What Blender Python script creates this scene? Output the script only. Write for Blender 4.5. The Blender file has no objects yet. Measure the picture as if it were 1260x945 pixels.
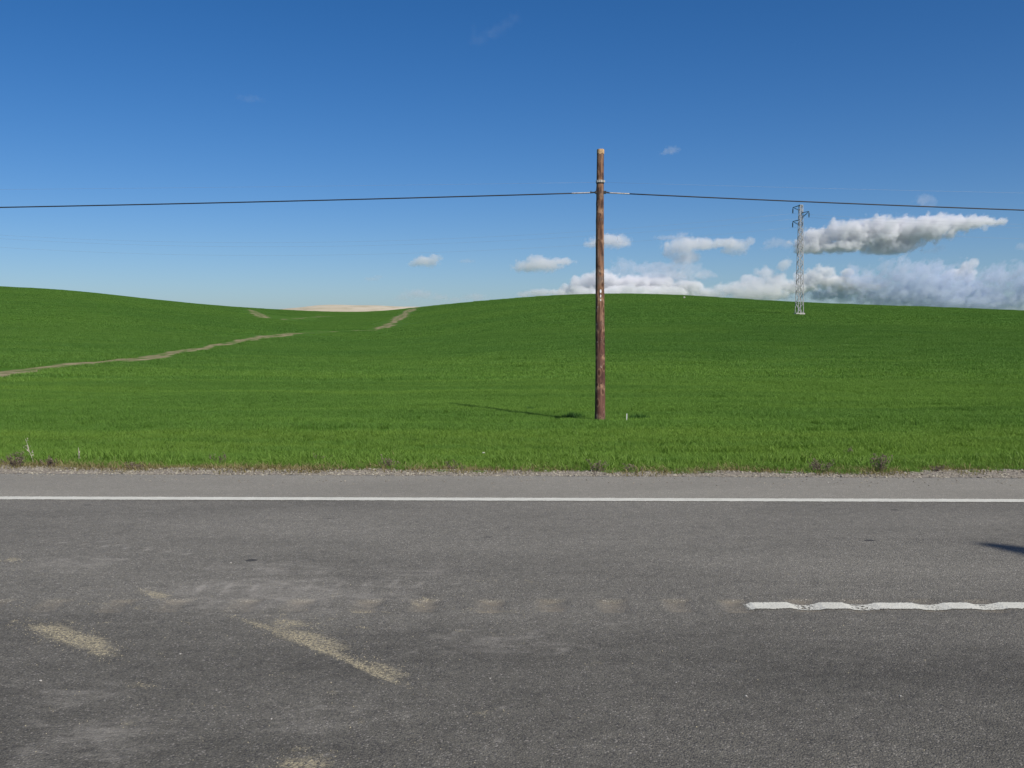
import bpy, bmesh, math, random
import numpy as np
from mathutils import Vector, Matrix, noise as mnoise

random.seed(7)
rng = np.random.default_rng(7)
S = bpy.context.scene
COL = S.collection

# ---------------------------------------------------------------- camera
FPX = 1220.0                      # focal length in pixels of a 1260 px wide picture
CAM_H = 1.5
PITCH = math.atan(62.5 / FPX)     # the camera looks slightly down
cam_d = bpy.data.cameras.new('camera')
cam_d.sensor_width = 36.0
cam_d.lens = 36.0 * FPX / 1260.0
cam_d.clip_start = 0.05
cam_d.clip_end = 30000
cam = bpy.data.objects.new('camera', cam_d)
cam.location = (0, 0, CAM_H)
cam.rotation_euler = (math.radians(90) - PITCH, 0, 0)
COL.objects.link(cam)
S.camera = cam

# ---------------------------------------------------------------- light
SUN_EL = math.radians(44.0)
SUN_AZ = math.radians(143.5)      # compass style, clockwise from +Y: behind the camera to the right
w = bpy.data.worlds.new('World')
S.world = w
w.use_nodes = True
wt = w.node_tree
wt.nodes.clear()
sky = wt.nodes.new('ShaderNodeTexSky')
sky.sky_type = 'NISHITA'
sky.sun_disc = False
sky.sun_elevation = SUN_EL
sky.sun_rotation = SUN_AZ
sky.altitude = 0
sky.air_density = 0.7
sky.dust_density = 1.0
sky.ozone_density = 3.0
hs = wt.nodes.new('ShaderNodeHueSaturation')      # clear, polarised-looking winter blue
hs.inputs['Saturation'].default_value = 1.34
hs.inputs['Hue'].default_value = 0.505
hs.inputs['Value'].default_value = 1.03
bg = wt.nodes.new('ShaderNodeBackground')
bg.inputs['Strength'].default_value = 0.10
wo = wt.nodes.new('ShaderNodeOutputWorld')
wt.links.new(sky.outputs[0], hs.inputs['Color'])
wt.links.new(hs.outputs[0], bg.inputs['Color'])
wt.links.new(bg.outputs[0], wo.inputs['Surface'])

sd = bpy.data.lights.new('sun', 'SUN')
sd.energy = 4.7
sd.angle = math.radians(0.53)
sd.color = (1.0, 0.94, 0.86)
sun = bpy.data.objects.new('sun', sd)
SUN_DIR = Vector((math.sin(SUN_AZ) * math.cos(SUN_EL), math.cos(SUN_AZ) * math.cos(SUN_EL), math.sin(SUN_EL)))
sun.rotation_euler = SUN_DIR.to_track_quat('Z', 'Y').to_euler()
sun.location = SUN_DIR * 100
COL.objects.link(sun)

S.view_settings.view_transform = 'Standard'
S.view_settings.look = 'None'
S.view_settings.exposure = 0.0
S.view_settings.gamma = 1.0
S.cycles.volume_bounces = 6
S.cycles.max_bounces = 10
S.cycles.transparent_max_bounces = 16
S.cycles.volume_max_steps = 512

# ---------------------------------------------------------------- helpers
class NT:
    """tiny node-tree writer"""
    def __init__(self, tree):
        self.t = tree
    def n(self, kind, **kw):
        nd = self.t.nodes.new(kind)
        for k, v in kw.items():
            setattr(nd, k, v)
        return nd
    def link(self, a, b):
        self.t.links.new(a, b)
    def put(self, sock, v):
        if v is None:
            return
        if hasattr(v, 'is_output'):
            self.t.links.new(v, sock)
        else:
            sock.default_value = v
    def m(self, op, a=None, b=None, c=None, clamp=False):
        nd = self.n('ShaderNodeMath', operation=op, use_clamp=clamp)
        for s, v in zip(nd.inputs, (a, b, c)):
            self.put(s, v)
        return nd.outputs[0]
    def v(self, op, a=None, b=None, scale=None):
        nd = self.n('ShaderNodeVectorMath', operation=op)
        self.put(nd.inputs[0], a)
        if b is not None:
            self.put(nd.inputs[1], b)
        if scale is not None:
            self.put(nd.inputs['Scale'], scale)
        return nd.outputs['Value'] if op in ('LENGTH', 'DOT_PRODUCT', 'DISTANCE') else nd.outputs[0]
    def ss(self, x, lo, hi, a=0.0, b=1.0):
        nd = self.n('ShaderNodeMapRange', interpolation_type='SMOOTHSTEP')
        self.put(nd.inputs[0], x)
        for i, q in enumerate((lo, hi, a, b)):
            self.put(nd.inputs[i + 1], q)
        return nd.outputs[0]
    def lin(self, x, lo, hi, a=0.0, b=1.0):
        nd = self.n('ShaderNodeMapRange')
        self.put(nd.inputs[0], x)
        for i, q in enumerate((lo, hi, a, b)):
            self.put(nd.inputs[i + 1], q)
        return nd.outputs[0]
    def noise(self, vec, scale, detail=4, rough=0.55, col=False, dist=0.0):
        nd = self.n('ShaderNodeTexNoise')
        self.put(nd.inputs['Vector'], vec)
        self.put(nd.inputs['Scale'], scale)
        nd.inputs['Detail'].default_value = detail
        nd.inputs['Roughness'].default_value = rough
        nd.inputs['Distortion'].default_value = dist
        return nd.outputs['Color'] if col else nd.outputs[0]
    def voro(self, vec, scale, feature='F1', out='Distance', rand=1.0):
        nd = self.n('ShaderNodeTexVoronoi', feature=feature)
        self.put(nd.inputs['Vector'], vec)
        nd.inputs['Scale'].default_value = scale
        nd.inputs['Randomness'].default_value = rand
        return nd.outputs[out]
    def mix(self, f, a, b, blend='MIX'):
        nd = self.n('ShaderNodeMix', data_type='RGBA', blend_type=blend)
        self.put(nd.inputs[0], f)
        self.put(nd.inputs[6], a)
        self.put(nd.inputs[7], b)
        return nd.outputs[2]
    def scale_vec(self, vec, s):
        return self.v('MULTIPLY', vec, s)

def rgb(r, g, b):
    return (r, g, b, 1.0)

def new_mat(name):
    mt = bpy.data.materials.new(name)
    mt.use_nodes = True
    t = mt.node_tree
    t.nodes.clear()
    N = NT(t)
    out = N.n('ShaderNodeOutputMaterial')
    return mt, N, out

def principled(N, out, color, rough=0.9, bump=None, bump_d=0.005, bump_s=1.0, spec=0.3, metal=0.0):
    p = N.n('ShaderNodeBsdfPrincipled')
    N.put(p.inputs['Base Color'], color)
    N.put(p.inputs['Roughness'], rough)
    N.put(p.inputs['Specular IOR Level'], spec)
    N.put(p.inputs['Metallic'], metal)
    if bump is not None:
        b = N.n('ShaderNodeBump')
        b.inputs['Strength'].default_value = bump_s
        b.inputs['Distance'].default_value = bump_d
        N.put(b.inputs['Height'], bump)
        N.link(b.outputs[0], p.inputs['Normal'])
    N.link(p.outputs[0], out.inputs['Surface'])
    return p

def tag(o, label=None, cat=None, group=None, kind=None):
    if label: o['label'] = label
    if cat: o['category'] = cat
    if group: o['group'] = group
    if kind: o['kind'] = kind
    return o

def link_obj(name, me, mat=None, parent=None, loc=None):
    o = bpy.data.objects.new(name, me)
    COL.objects.link(o)
    if mat is not None and me is not None and not me.materials:
        me.materials.append(mat)
    if parent is not None:
        o.parent = parent
    if loc is not None:
        o.location = loc
    return o

def empty(name, loc):
    o = bpy.data.objects.new(name, None)
    o.empty_display_size = 0.2
    o.location = loc
    COL.objects.link(o)
    return o

def pydata(name, verts, faces, smooth=False):
    me = bpy.data.meshes.new(name)
    me.from_pydata(verts, [], faces)
    if smooth:
        me.polygons.foreach_set('use_smooth', [True] * len(me.polygons))
    me.update()
    return me

def grid_mesh(name, X, Y, Z, smooth=True):
    """X, Y, Z: 2-D arrays (rows, cols)"""
    r, c = X.shape
    co = np.stack([X, Y, Z], -1).reshape(-1, 3).astype(np.float32)
    i = np.arange(r * c).reshape(r, c)
    q = np.stack([i[:-1, :-1], i[:-1, 1:], i[1:, 1:], i[1:, :-1]], -1).reshape(-1, 4)
    me = bpy.data.meshes.new(name)
    me.vertices.add(len(co)); me.vertices.foreach_set('co', co.ravel())
    me.loops.add(q.size); me.loops.foreach_set('vertex_index', q.ravel().astype(np.int32))
    me.polygons.add(len(q))
    me.polygons.foreach_set('loop_start', np.arange(0, q.size, 4, dtype=np.int32))
    me.polygons.foreach_set('loop_total', np.full(len(q), 4, dtype=np.int32))
    me.polygons.foreach_set('use_smooth', np.full(len(q), smooth))
    me.update(calc_edges=True)
    me.validate()
    return me

def tube(path, radii, sides=8, cap=True):
    """verts, faces of a tube along a list of Vectors"""
    vs, fs = [], []
    n = len(path)
    for k, p in enumerate(path):
        d = (path[min(k + 1, n - 1)] - path[max(k - 1, 0)]).normalized()
        a = d.orthogonal().normalized() if k == 0 else (a - d * a.dot(d)).normalized()
        b = d.cross(a)
        r = radii[k] if hasattr(radii, '__len__') else radii
        for s in range(sides):
            t = 2 * math.pi * s / sides
            vs.append(p + a * (r * math.cos(t)) + b * (r * math.sin(t)))
    for k in range(n - 1):
        for s in range(sides):
            s2 = (s + 1) % sides
            fs.append((k * sides + s, k * sides + s2, (k + 1) * sides + s2, (k + 1) * sides + s))
    if cap:
        fs.append(tuple(range(sides - 1, -1, -1)))
        fs.append(tuple((n - 1) * sides + s for s in range(sides)))
    return vs, fs

class MB:
    def __init__(self):
        self.v, self.f = [], []
    def add(self, vf):
        o = len(self.v)
        self.v += [tuple(p) for p in vf[0]]
        self.f += [tuple(i + o for i in f) for f in vf[1]]
    def bar(self, a, b, w_, h_=None, up=None):
        a, b = Vector(a), Vector(b)
        h_ = h_ or w_
        d = (b - a).normalized()
        u = Vector(up) if up else (Vector((0, 0, 1)) if abs(d.z) < .95 else Vector((0, 1, 0)))
        s = d.cross(u).normalized(); u = s.cross(d)
        vs = [p + s * (w_ / 2 * i) + u * (h_ / 2 * j) for p in (a, b) for i, j in ((-1, -1), (1, -1), (1, 1), (-1, 1))]
        self.add((vs, [(3, 2, 1, 0), (4, 5, 6, 7), (0, 1, 5, 4), (1, 2, 6, 5), (2, 3, 7, 6), (3, 0, 4, 7)]))
    def build(self, name, mat, parent=None, smooth=False, loc=None):
        return link_obj(name, pydata(name, self.v, self.f, smooth), mat, parent, loc)

# ---------------------------------------------------------------- terrain shape
def edge_asphalt(x):                       # far edge of the asphalt
    return 10.38 - 0.030 * np.clip(x, -14, 14)
def edge_gravel(x):                        # where the gravel ends and the field begins
    x = np.asarray(x, float)
    return np.interp(x, [-40, -5.9, -5.0, -4.2, -1.2, 0.7, 3.1, 4.4, 5.6, 40],
                        [11.4, 11.12, 10.95, 10.86, 10.76, 10.66, 10.56, 10.60, 10.82, 11.2]) \
        + 0.035 * np.sin(3.1 * x) + 0.02 * np.sin(8.3 * x + 1)

def px_t(p):
    return (p - 630.0) / FPX
CREST_PX = np.array([-900, -500, -200, 0, 60, 100, 150, 200, 250, 310, 350, 400, 450, 480, 510, 550, 600, 650, 700, 730, 760, 800, 850, 900, 950, 1000, 1100, 1200, 1260, 1500, 1900, 2300], float)
CREST_PY = np.array([345, 343, 346, 353, 356, 359, 364.5, 370, 375, 379.6, 381.6, 384, 384.6, 382.6, 379.0, 374.8, 370.2, 366.0, 363.0, 362.2, 361.9, 362.3, 364.3, 367.6, 370.8, 373.4, 376.8, 380.4, 383, 392, 398, 400], float)
DIST_PX = np.array([-900, 0, 200, 310, 380, 450, 520, 620, 760, 1000, 1260, 1600, 2300], float)
DIST_Y = np.array([240, 235, 245, 285, 330, 340, 300, 240, 215, 180, 165, 160, 160], float)

def _smooth_tab(px, val, sig=26.0):
    xs = np.arange(-900, 2301, 4.0)
    v = np.interp(xs, px, val)
    k = np.exp(-0.5 * (np.arange(-30, 31) * 4.0 / sig) ** 2); k /= k.sum()
    vv = np.convolve(np.pad(v, 30, mode='edge'), k, mode='valid')
    return xs, vv
_cx, _cy = _smooth_tab(CREST_PX, CREST_PY, 22)
_dx, _dy = _smooth_tab(DIST_PX, DIST_Y, 45)

def terrain(x, y):
    x = np.asarray(x, float); y = np.asarray(y, float)
    t = x / np.maximum(y, 1.0)
    p = np.clip(630 + FPX * t, -900, 2300)
    D = np.interp(p, _dx, _dy)
    s = (410.0 - np.interp(p, _cx, _cy)) / FPX
    zc = CAM_H + s * D
    z0 = -0.30
    Y0 = 17.0
    u = np.clip((y - Y0) / (D - Y0), 0, 1)
    m = s * (D - Y0) / (zc - z0)
    h = (3 - m) * u ** 2 + (m - 2) * u ** 3
    z = z0 + (zc - z0) * h
    d = np.maximum(y - D, 0)
    z = np.where(y > D, zc + s * d * np.exp(-d / 90.0) - 13.0 * (1 - np.exp(-(d / 120.0) ** 2)), z)
    # drop from the road edge into the field
    g = np.clip((y - edge_gravel(x)) / 3.5, 0, 1); g = g * g * (3 - 2 * g)
    k = np.clip(1 - u / 0.06, 0, 1)
    z = np.where(y < Y0 + 1, -0.02 + (z0 + 0.02) * g, z)
    z = z + 0.03 * np.sin(0.9 * x + 0.3 * y) * np.sin(0.7 * y + 1.3) * np.clip((y - 12) / 6, 0, 1)
    return z

def ray(px, py):
    d = Vector(((px - 630) / FPX, -(py - 472.5) / FPX, -1.0))
    return (Matrix.Rotation(math.radians(90) - PITCH, 3, 'X') @ d).normalized()

def on_ground(px, py):
    """world point of the field seen in that direction"""
    d = ray(px, py)
    ts = np.concatenate([np.arange(8, 60, 0.1), np.arange(60, 420, 0.5)])
    X, Y, Z = d.x * ts, d.y * ts, CAM_H + d.z * ts
    hit = np.where(Z <= terrain(X, Y))[0]
    i = hit[0] if len(hit) else len(ts) - 1
    return Vector((X[i], Y[i], float(terrain(X[i], Y[i]))))

def on_road(px, py, z=0.0):
    d = ray(px, py)
    t = (z - CAM_H) / d.z
    return Vector((d.x * t, d.y * t, z))

# bare tracks across the field (pixel polylines are only used to find the ground points)
def poly(pts):
    return np.array([tuple(on_ground(*p))[:2] for p in pts])
TRACKS = [
    (poly([(-60, 469), (0, 460), (40, 455), (100, 448), (160, 443), (200, 437), (250, 429), (290, 421), (330, 414), (366, 410)]), 0.52, 1.0),
    (poly([(470, 404.5), (480, 399), (490, 392), (500, 385), (509, 379.5)]), 0.60, 1.0),
    (poly([(305, 381), (312, 383), (318, 387), (324, 391)]), 0.6, 0.9),
    (poly([(352, 393.5), (375, 391), (400, 389)]), 0.6, 0.6),
    (poly([(366, 410), (400, 408.5), (436, 407), (458, 406.5)]), 0.5, 0.62),
    (poly([(436, 407.5), (458, 406.6)]), 0.8, 0.8),
    (poly([(640, 366.5), (655, 365.0), (675, 364.0)]), 0.5, 1.0),
]
def seg_dist(px_, py_, line):
    best = np.full(px_.shape, 1e9)
    for a, b in zip(line[:-1], line[1:]):
        ab = b - a; L = max((ab ** 2).sum(), 1e-9)
        t = np.clip(((px_ - a[0]) * ab[0] + (py_ - a[1]) * ab[1]) / L, 0, 1)
        best = np.minimum(best, np.hypot(px_ - a[0] - t * ab[0], py_ - a[1] - t * ab[1]))
    return best
def off_tracks(x, y, margin):
    ok = np.ones(np.shape(x), bool)
    for line, wd, st in TRACKS:
        if st > 0.5:
            ok &= seg_dist(x, y, line) > wd * (1 + 0.004 * np.maximum(y - 60, 0)) + margin
    return ok
def bare(x, y):
    x = np.asarray(x, float); y = np.asarray(y, float)
    r = np.zeros(x.shape)
    for line, wd, st in TRACKS:
        wob = 1 + 0.35 * np.sin(0.21 * x + 0.13 * y) + 0.25 * np.sin(0.83 * x - 0.4 * y)
        wl = wd * (1 + 0.004 * np.maximum(y - 60, 0))
        q = seg_dist(x, y, line) / (wl * wob)
        rut = 0.55 + 0.45 * np.clip(np.abs(q - 0.1) / 0.6, 0, 1)      # grass strip between the two wheel ruts
        r = np.maximum(r, st * rut * np.clip(1.7 - q, 0, 1))
    return r

# ---------------------------------------------------------------- materials
def mat_field():
    mt, N, out = new_mat('field_soil_and_crop')
    geo = N.n('ShaderNodeNewGeometry')
    pos = geo.outputs['Position']
    at = N.n('ShaderNodeAttribute', attribute_name='bare')
    n1 = N.noise(pos, 0.02, 4, 0.6)
    n2 = N.noise(N.scale_vec(pos, (0.10, 0.6, 0.3)), 1.0, 6, 0.65)
    n3 = N.noise(pos, 3.0, 6, 0.7)
    c = N.mix(N.ss(n1, 0.3, 0.7), rgb(0.058, 0.128, 0.018), rgb(0.078, 0.155, 0.022))
    c = N.mix(N.ss(n2, 0.35, 0.7), c, rgb(0.065, 0.150, 0.018))
    c = N.mix(N.ss(n3, 0.3, 0.75, 0.0, 0.6), c, rgb(0.035, 0.09, 0.012))
    soil = N.mix(N.ss(N.noise(pos, 1.3, 6, 0.7), 0.35, 0.65), rgb(0.34, 0.275, 0.175), rgb(0.19, 0.16, 0.09))
    y = N.n('ShaderNodeSeparateXYZ'); N.link(pos, y.inputs[0])
    near = N.ss(y.outputs[1], 11.3, 14.0, 1.0, 0.0)
    c = N.mix(N.m('MULTIPLY', near, 0.75), c, N.mix(N.noise(pos, 6, 5, .7), rgb(0.10, 0.085, 0.045), rgb(0.22, 0.17, 0.10)))
    f = N.ss(N.m('ADD', at.outputs['Fac'], N.m('MULTIPLY', N.m('SUBTRACT', N.noise(pos, 0.45, 6, .75), 0.5), 2.6)), 0.30, 0.95, 0.0, 0.85)
    c = N.mix(f, c, soil)
    principled(N, out, c, 1.0, n3, 0.12, 0.6, 0.05)
    return mt

def mat_blade(name, young, deep, tan=None, tanf=0.0):
    mt, N, out = new_mat(name)
    geo = N.n('ShaderNodeNewGeometry'); pos = geo.outputs['Position']
    oi = N.n('ShaderNodeObjectInfo')
    big = N.noise(pos, 0.035, 4, 0.6)
    band = N.noise(N.scale_vec(pos, (0.05, 0.55, 0.0)), 1.0, 5, 0.6)
    f = N.m('ADD', N.m('MULTIPLY', big, 0.5), N.m('MULTIPLY', band, 0.5))
    c = N.mix(N.ss(f, 0.40, 0.61), deep, young)
    c = N.mix(N.m('MULTIPLY', oi.outputs['Random'], 0.16), c, N.mix(0.5, deep, rgb(0.03, 0.09, 0.012)))
    bl = N.n('ShaderNodeAttribute', attribute_name='tone')
    c = N.mix(N.m('MULTIPLY', bl.outputs['Fac'], 0.30), c, rgb(0.16, 0.24, 0.045))
    # the verge by the road is yellower than the crop behind it
    xyz = N.n('ShaderNodeSeparateXYZ'); N.link(pos, xyz.inputs[0])
    wob = N.m('MULTIPLY', N.m('SUBTRACT', N.noise(pos, 0.45, 4, .6), 0.5), 1.6)
    yw = N.m('ADD', xyz.outputs[1], wob)
    v = N.m('MULTIPLY', N.ss(yw, 16.6, 18.6, 1.0, 0.0), N.ss(yw, 11.6, 15.0, 0.08, 0.52))
    v = N.m('MULTIPLY', v, N.ss(N.noise(N.scale_vec(pos, (0.5, 1.6, 0)), 1.0, 4, .6), 0.30, 0.62, 0.35, 1.0))
    c = N.mix(v, c, rgb(0.185, 0.290, 0.042))
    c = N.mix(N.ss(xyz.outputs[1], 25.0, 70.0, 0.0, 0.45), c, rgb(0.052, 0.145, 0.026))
    if tan:
        d = N.ss(N.m('ADD', N.noise(pos, 1.6, 5, .7), N.m('MULTIPLY', bl.outputs['Fac'], 0.5)), 1.08 - tanf, 1.16 - tanf)
        c = N.mix(d, c, tan)
    df = N.n('ShaderNodeBsdfDiffuse'); N.put(df.inputs[0], c)
    tr = N.n('ShaderNodeBsdfTranslucent'); N.put(tr.inputs[0], N.mix(1.0, c, rgb(1.0, 1.1, 0.5), 'MULTIPLY'))
    gl = N.n('ShaderNodeBsdfGlossy'); gl.inputs['Roughness'].default_value = 0.5
    N.put(gl.inputs[0], rgb(1, 1, 1))
    m1 = N.n('ShaderNodeMixShader'); m1.inputs[0].default_value = 0.22
    N.link(df.outputs[0], m1.inputs[1]); N.link(tr.outputs[0], m1.inputs[2])
    m2 = N.n('ShaderNodeMixShader'); m2.inputs[0].default_value = 0.012
    N.link(m1.outputs[0], m2.inputs[1]); N.link(gl.outputs[0], m2.inputs[2])
    N.link(m2.outputs[0], out.inputs['Surface'])
    return mt

def ellipse_field(lst, x, y):
    """max over soft ellipses (x, y, rx, ry, angle, strength) on the road"""
    acc = np.zeros(np.shape(x))
    for (cx, cy, rx, ry, an, st) in lst:
        dx, dy = x - cx, y - cy
        u = (math.cos(an) * dx + math.sin(an) * dy) / rx; v = (-math.sin(an) * dx + math.cos(an) * dy) / ry
        t = np.clip(1 - np.hypot(u, v), 0, 1)
        acc = np.maximum(acc, st * t * t * (3 - 2 * t))
    return acc

def streak(p0, p1, wid, st):
    a, b = on_road(*p0), on_road(*p1)
    d = b - a
    return ((a.x + b.x) / 2, (a.y + b.y) / 2, d.length / 2 * 1.15, wid, math.atan2(d.y, d.x), st)

SAND = [
    streak((165, 722), (220, 742), 0.10, 0.9),
    streak((280, 756), (360, 783), 0.05, 1.0),
    streak((320, 768), (470, 828), 0.06, 1.30),
    streak((400, 800), (518, 853), 0.045, 1.30),
    streak((310, 762), (455, 812), 0.17, 0.95),
    streak((300, 758), (420, 775), 0.10, 0.75),
    streak((430, 806), (520, 840), 0.10, 0.85),
    streak((25, 764), (110, 785), 0.16, 1.0),
    streak((45, 772), (160, 806), 0.15, 1.15),
    streak((100, 790), (150, 815), 0.10, 0.9),
    streak((150, 838), (200, 850), 0.07, 0.7),
    streak((0, 686), (30, 692), 0.10, 0.8),
    streak((300, 938), (440, 945), 0.16, 0.85),
    streak((330, 930), (400, 915), 0.06, 0.6),
    streak((550, 885), (640, 870), 0.08, 0.5),
    streak((140, 888), (172, 892), 0.05, 0.7),
    streak((0, 745), (200, 742), 0.07, 0.45),
    streak((700, 822), (760, 812), 0.06, 0.5),
    streak((240, 868), (290, 872), 0.05, 0.45),
    streak((420, 754), (470, 748), 0.07, 0.8),
    streak((475, 775), (505, 768), 0.06, 0.45),
    streak((530, 750), (690, 752), 0.12, 0.42),
]
CHALK = [
    streak((255, 735), (285, 706), 0.104, 0.47), streak((305, 730), (335, 705), 0.104, 0.51),
    streak((350, 735), (378, 712), 0.120, 0.64), streak((395, 742), (430, 712), 0.120, 0.59),
    streak((440, 740), (470, 715), 0.112, 0.38), streak((195, 690), (215, 684), 0.10, 0.4),
    streak((110, 668), (145, 664), 0.10, 0.55), streak((140, 672), (165, 670), 0.10, 0.45),
    streak((170, 676), (195, 672), 0.09, 0.45), streak((60, 662), (95, 660), 0.10, 0.35),
    streak((20, 880), (75, 900), 0.10, 0.5), streak((0, 935), (60, 915), 0.12, 0.5),
    streak((120, 935), (150, 915), 0.09, 0.45), streak((75, 910), (95, 895), 0.07, 0.4),
    streak((470, 780), (520, 760), 0.13, 0.45), streak((540, 770), (600, 765), 0.14, 0.35),
    streak((640, 800), (720, 790), 0.10, 0.4), streak((680, 805), (705, 795), 0.05, 0.8),
    streak((730, 765), (790, 768), 0.12, 0.35), streak((610, 872), (630, 870), 0.05, 0.7),
    streak((480, 878), (500, 876), 0.04, 0.7), streak((200, 695), (480, 705), 0.5, 0.52),
    streak((60, 722), (640, 738), 0.85, 0.60),
    streak((420, 690), (620, 720), 0.6, 0.36), streak((0, 895), (260, 925), 0.5, 0.55), streak((0, 840), (180, 870), 0.35, 0.42), streak((250, 870), (520, 900), 0.4, 0.36), streak((0, 685), (200, 700), 0.6, 0.48), streak((420, 785), (820, 800), 0.5, 0.44), streak((490, 705), (540, 700), 0.06, 0.35),
]
for _i in range(9):
    _x = 232 + 34 * _i
    CHALK.append(streak((_x, 733 - 1.2 * _i + 6), (_x + 26, 707 - 0.5 * _i + 4), 0.06, 1.0 - 0.05 * _i))
for _i in range(8):
    CHALK.append(streak((40 + 26 * _i, 668 + 2.2 * _i), (62 + 26 * _i, 663 + 2.2 * _i), 0.055, 0.8))
_r = random.Random(21)
for _i in range(90):
    _px, _py = _r.uniform(0, 760) ** 0.97, _r.uniform(660, 940)
    CHALK.append(streak((_px, _py), (_px + _r.uniform(4, 22), _py + _r.uniform(-7, 4)), _r.uniform(.02, .07), _r.uniform(.3, .75)))
for _i in range(46):
    _px, _py = _r.uniform(0, 640), _r.uniform(690, 940)
    SAND.append(streak((_px, _py), (_px + _r.uniform(6, 30), _py + _r.uniform(1, 9)), _r.uniform(.02, .06), _r.uniform(.35, .8)))
SKID = [
    streak((298, 690), (320, 689), 0.06, 1.0), streak((1060, 665), (1080, 665), 0.05, 1.0),
    streak((590, 661), (612, 661), 0.04, 0.8), streak((590, 683), (606, 682), 0.05, 0.5),
    streak((370, 639), (440, 637), 0.05, 0.6), streak((590, 660), (600, 662), 0.05, 0.4),
    streak((95, 622), (120, 621), 0.06, 0.6), streak((20, 630), (80, 629), 0.06, 0.4),
    streak((150, 648), (180, 647), 0.05, 0.4), streak((1230, 811), (1255, 810), 0.03, 0.5),
    streak((560, 635), (650, 633), 0.05, 0.35), streak((1035, 674), (1050, 674), 0.05, 0.5),
    streak((1090, 628), (1110, 627), 0.05, 0.6),
]

def mat_asphalt():
    mt, N, out = new_mat('weathered_asphalt')
    geo = N.n('ShaderNodeNewGeometry'); pos = geo.outputs['Position']
    xyz = N.n('ShaderNodeSeparateXYZ'); N.link(pos, xyz.inputs[0])
    X, Y = xyz.outputs[0], xyz.outputs[1]
    flat = N.v('MULTIPLY', pos, (1, 1, 0))
    stone = N.voro(flat, 135, out='Color')
    dist = N.voro(flat, 135, out='Distance')
    sv = N.n('ShaderNodeSeparateXYZ'); N.link(stone, sv.inputs[0])
    fine = N.noise(flat, 260, 3, 0.6)
    mid = N.noise(flat, 9.0, 6, 0.7)
    big = N.noise(N.scale_vec(flat, (0.35, 1.0, 0)), 0.9, 5, 0.6)
    c = N.mix(sv.outputs[0], rgb(0.138, 0.131, 0.106), rgb(0.228, 0.216, 0.176))
    pale = N.m('GREATER_THAN', sv.outputs[1], 0.93)
    c = N.mix(N.m('MULTIPLY', pale, 0.65), c, rgb(0.44, 0.41, 0.36))
    dark = N.m('GREATER_THAN', sv.outputs[2], 0.86)
    c = N.mix(N.m('MULTIPLY', dark, 0.75), c, rgb(0.07, 0.067, 0.062))
    c = N.mix(N.ss(dist, 0.30, 0.62, 0.0, 0.55), c, rgb(0.085, 0.08, 0.073))
    c = N.mix(N.ss(fine, 0.55, 0.75, 0, .35), c, rgb(0.32, 0.30, 0.27))
    # slow tone changes: wheel paths, older and newer patches, painted brightness by lane
    tone = N.m('ADD', N.lin(big, 0.3, 0.7, 0.78, 1.20), N.lin(mid, 0.3, 0.7, -0.15, 0.15))
    wp = N.m('ADD', N.ss(N.m('ABSOLUTE', N.m('SUBTRACT', Y, 7.95)), 0.0, 0.55, 0.05, 0.0), N.ss(Y, 3.9, 6.4, -0.24, 0.09))  # near-to-far gradient paints in reflected light and lens falloff
    wn = N.ss(N.m('ABSOLUTE', N.m('SUBTRACT', Y, 4.4)), 0.0, 0.55, -0.10, 0.0)
    tone = N.m('ADD', tone, N.m('ADD', wp, wn))
    line_y = N.m('SUBTRACT', 8.885, N.m('MULTIPLY', X, 0.0155))
    sh = N.ss(N.m('SUBTRACT', Y, line_y), 0.02, 0.12)
    tone = N.m('ADD', tone, N.m('MULTIPLY', sh, 0.22))
    sc = N.v('SCALE', c, scale=tone)
    c = N.mix(N.m('MULTIPLY', sh, 0.28), sc, rgb(0.345, 0.325, 0.265))
    # fine streaks of tar and cracks along the road
    tar = N.noise(N.scale_vec(flat, (0.9, 14.0, 0)), 1.0, 6, 0.72)
    c = N.mix(N.ss(tar, 0.66, 0.76, 0, 0.35), c, rgb(0.05, 0.05, 0.052))
    # dirt with shapes of its own
    n_d = N.noise(flat, 30, 6, 0.75)
    n_b = N.noise(N.scale_vec(flat, (1, 1.6, 0)), 5.5, 4, 0.6)
    nd = N.m('ADD', N.m('MULTIPLY', n_d, 0.9), N.m('MULTIPLY', n_b, 1.0))
    ms = N.n('ShaderNodeAttribute', attribute_name='sand').outputs['Fac']
    fs = N.ss(N.m('ADD', ms, N.m('SUBTRACT', nd, 1.22)), 0.06, 0.66, 0, 0.78)
    fs = N.m('MULTIPLY', fs, N.ss(N.noise(flat, 60, 4, 0.75), 0.40, 0.60, 0.05, 1.0))
    mc = N.n('ShaderNodeAttribute', attribute_name='chalk').outputs['Fac']
    smear = N.noise(N.v('ADD', N.scale_vec(flat, (3.4, 6.5, 0)), (3.0, 1.0, 0)), 1.7, 7, 0.7, dist=0.6)
    mc = N.m('ADD', mc, N.m('MULTIPLY', N.m('SUBTRACT', smear, 0.5), 0.9))
    fc = N.ss(N.m('ADD', mc, N.m('SUBTRACT', nd, 1.05)), 0.05, 1.05, 0, 0.58)
    c = N.mix(fc, c, rgb(0.40, 0.375, 0.325))
    c = N.mix(fs, c, rgb(0.44, 0.385, 0.25))
    mk = N.n('ShaderNodeAttribute', attribute_name='skid').outputs['Fac']
    fk = N.ss(N.m('ADD', mk, N.m('SUBTRACT', nd, 1.05)), 0.15, 0.5, 0, 0.8)
    c = N.mix(fk, c, rgb(0.025, 0.025, 0.026))
    # rust brown dust on the milled grooves
    at = N.n('ShaderNodeAttribute', attribute_name='groove')
    gd = N.m('MULTIPLY', at.outputs['Fac'], N.ss(nd, 0.75, 1.25, 0.05, 0.75))
    c = N.mix(gd, c, rgb(0.22, 0.192, 0.145))
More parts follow.
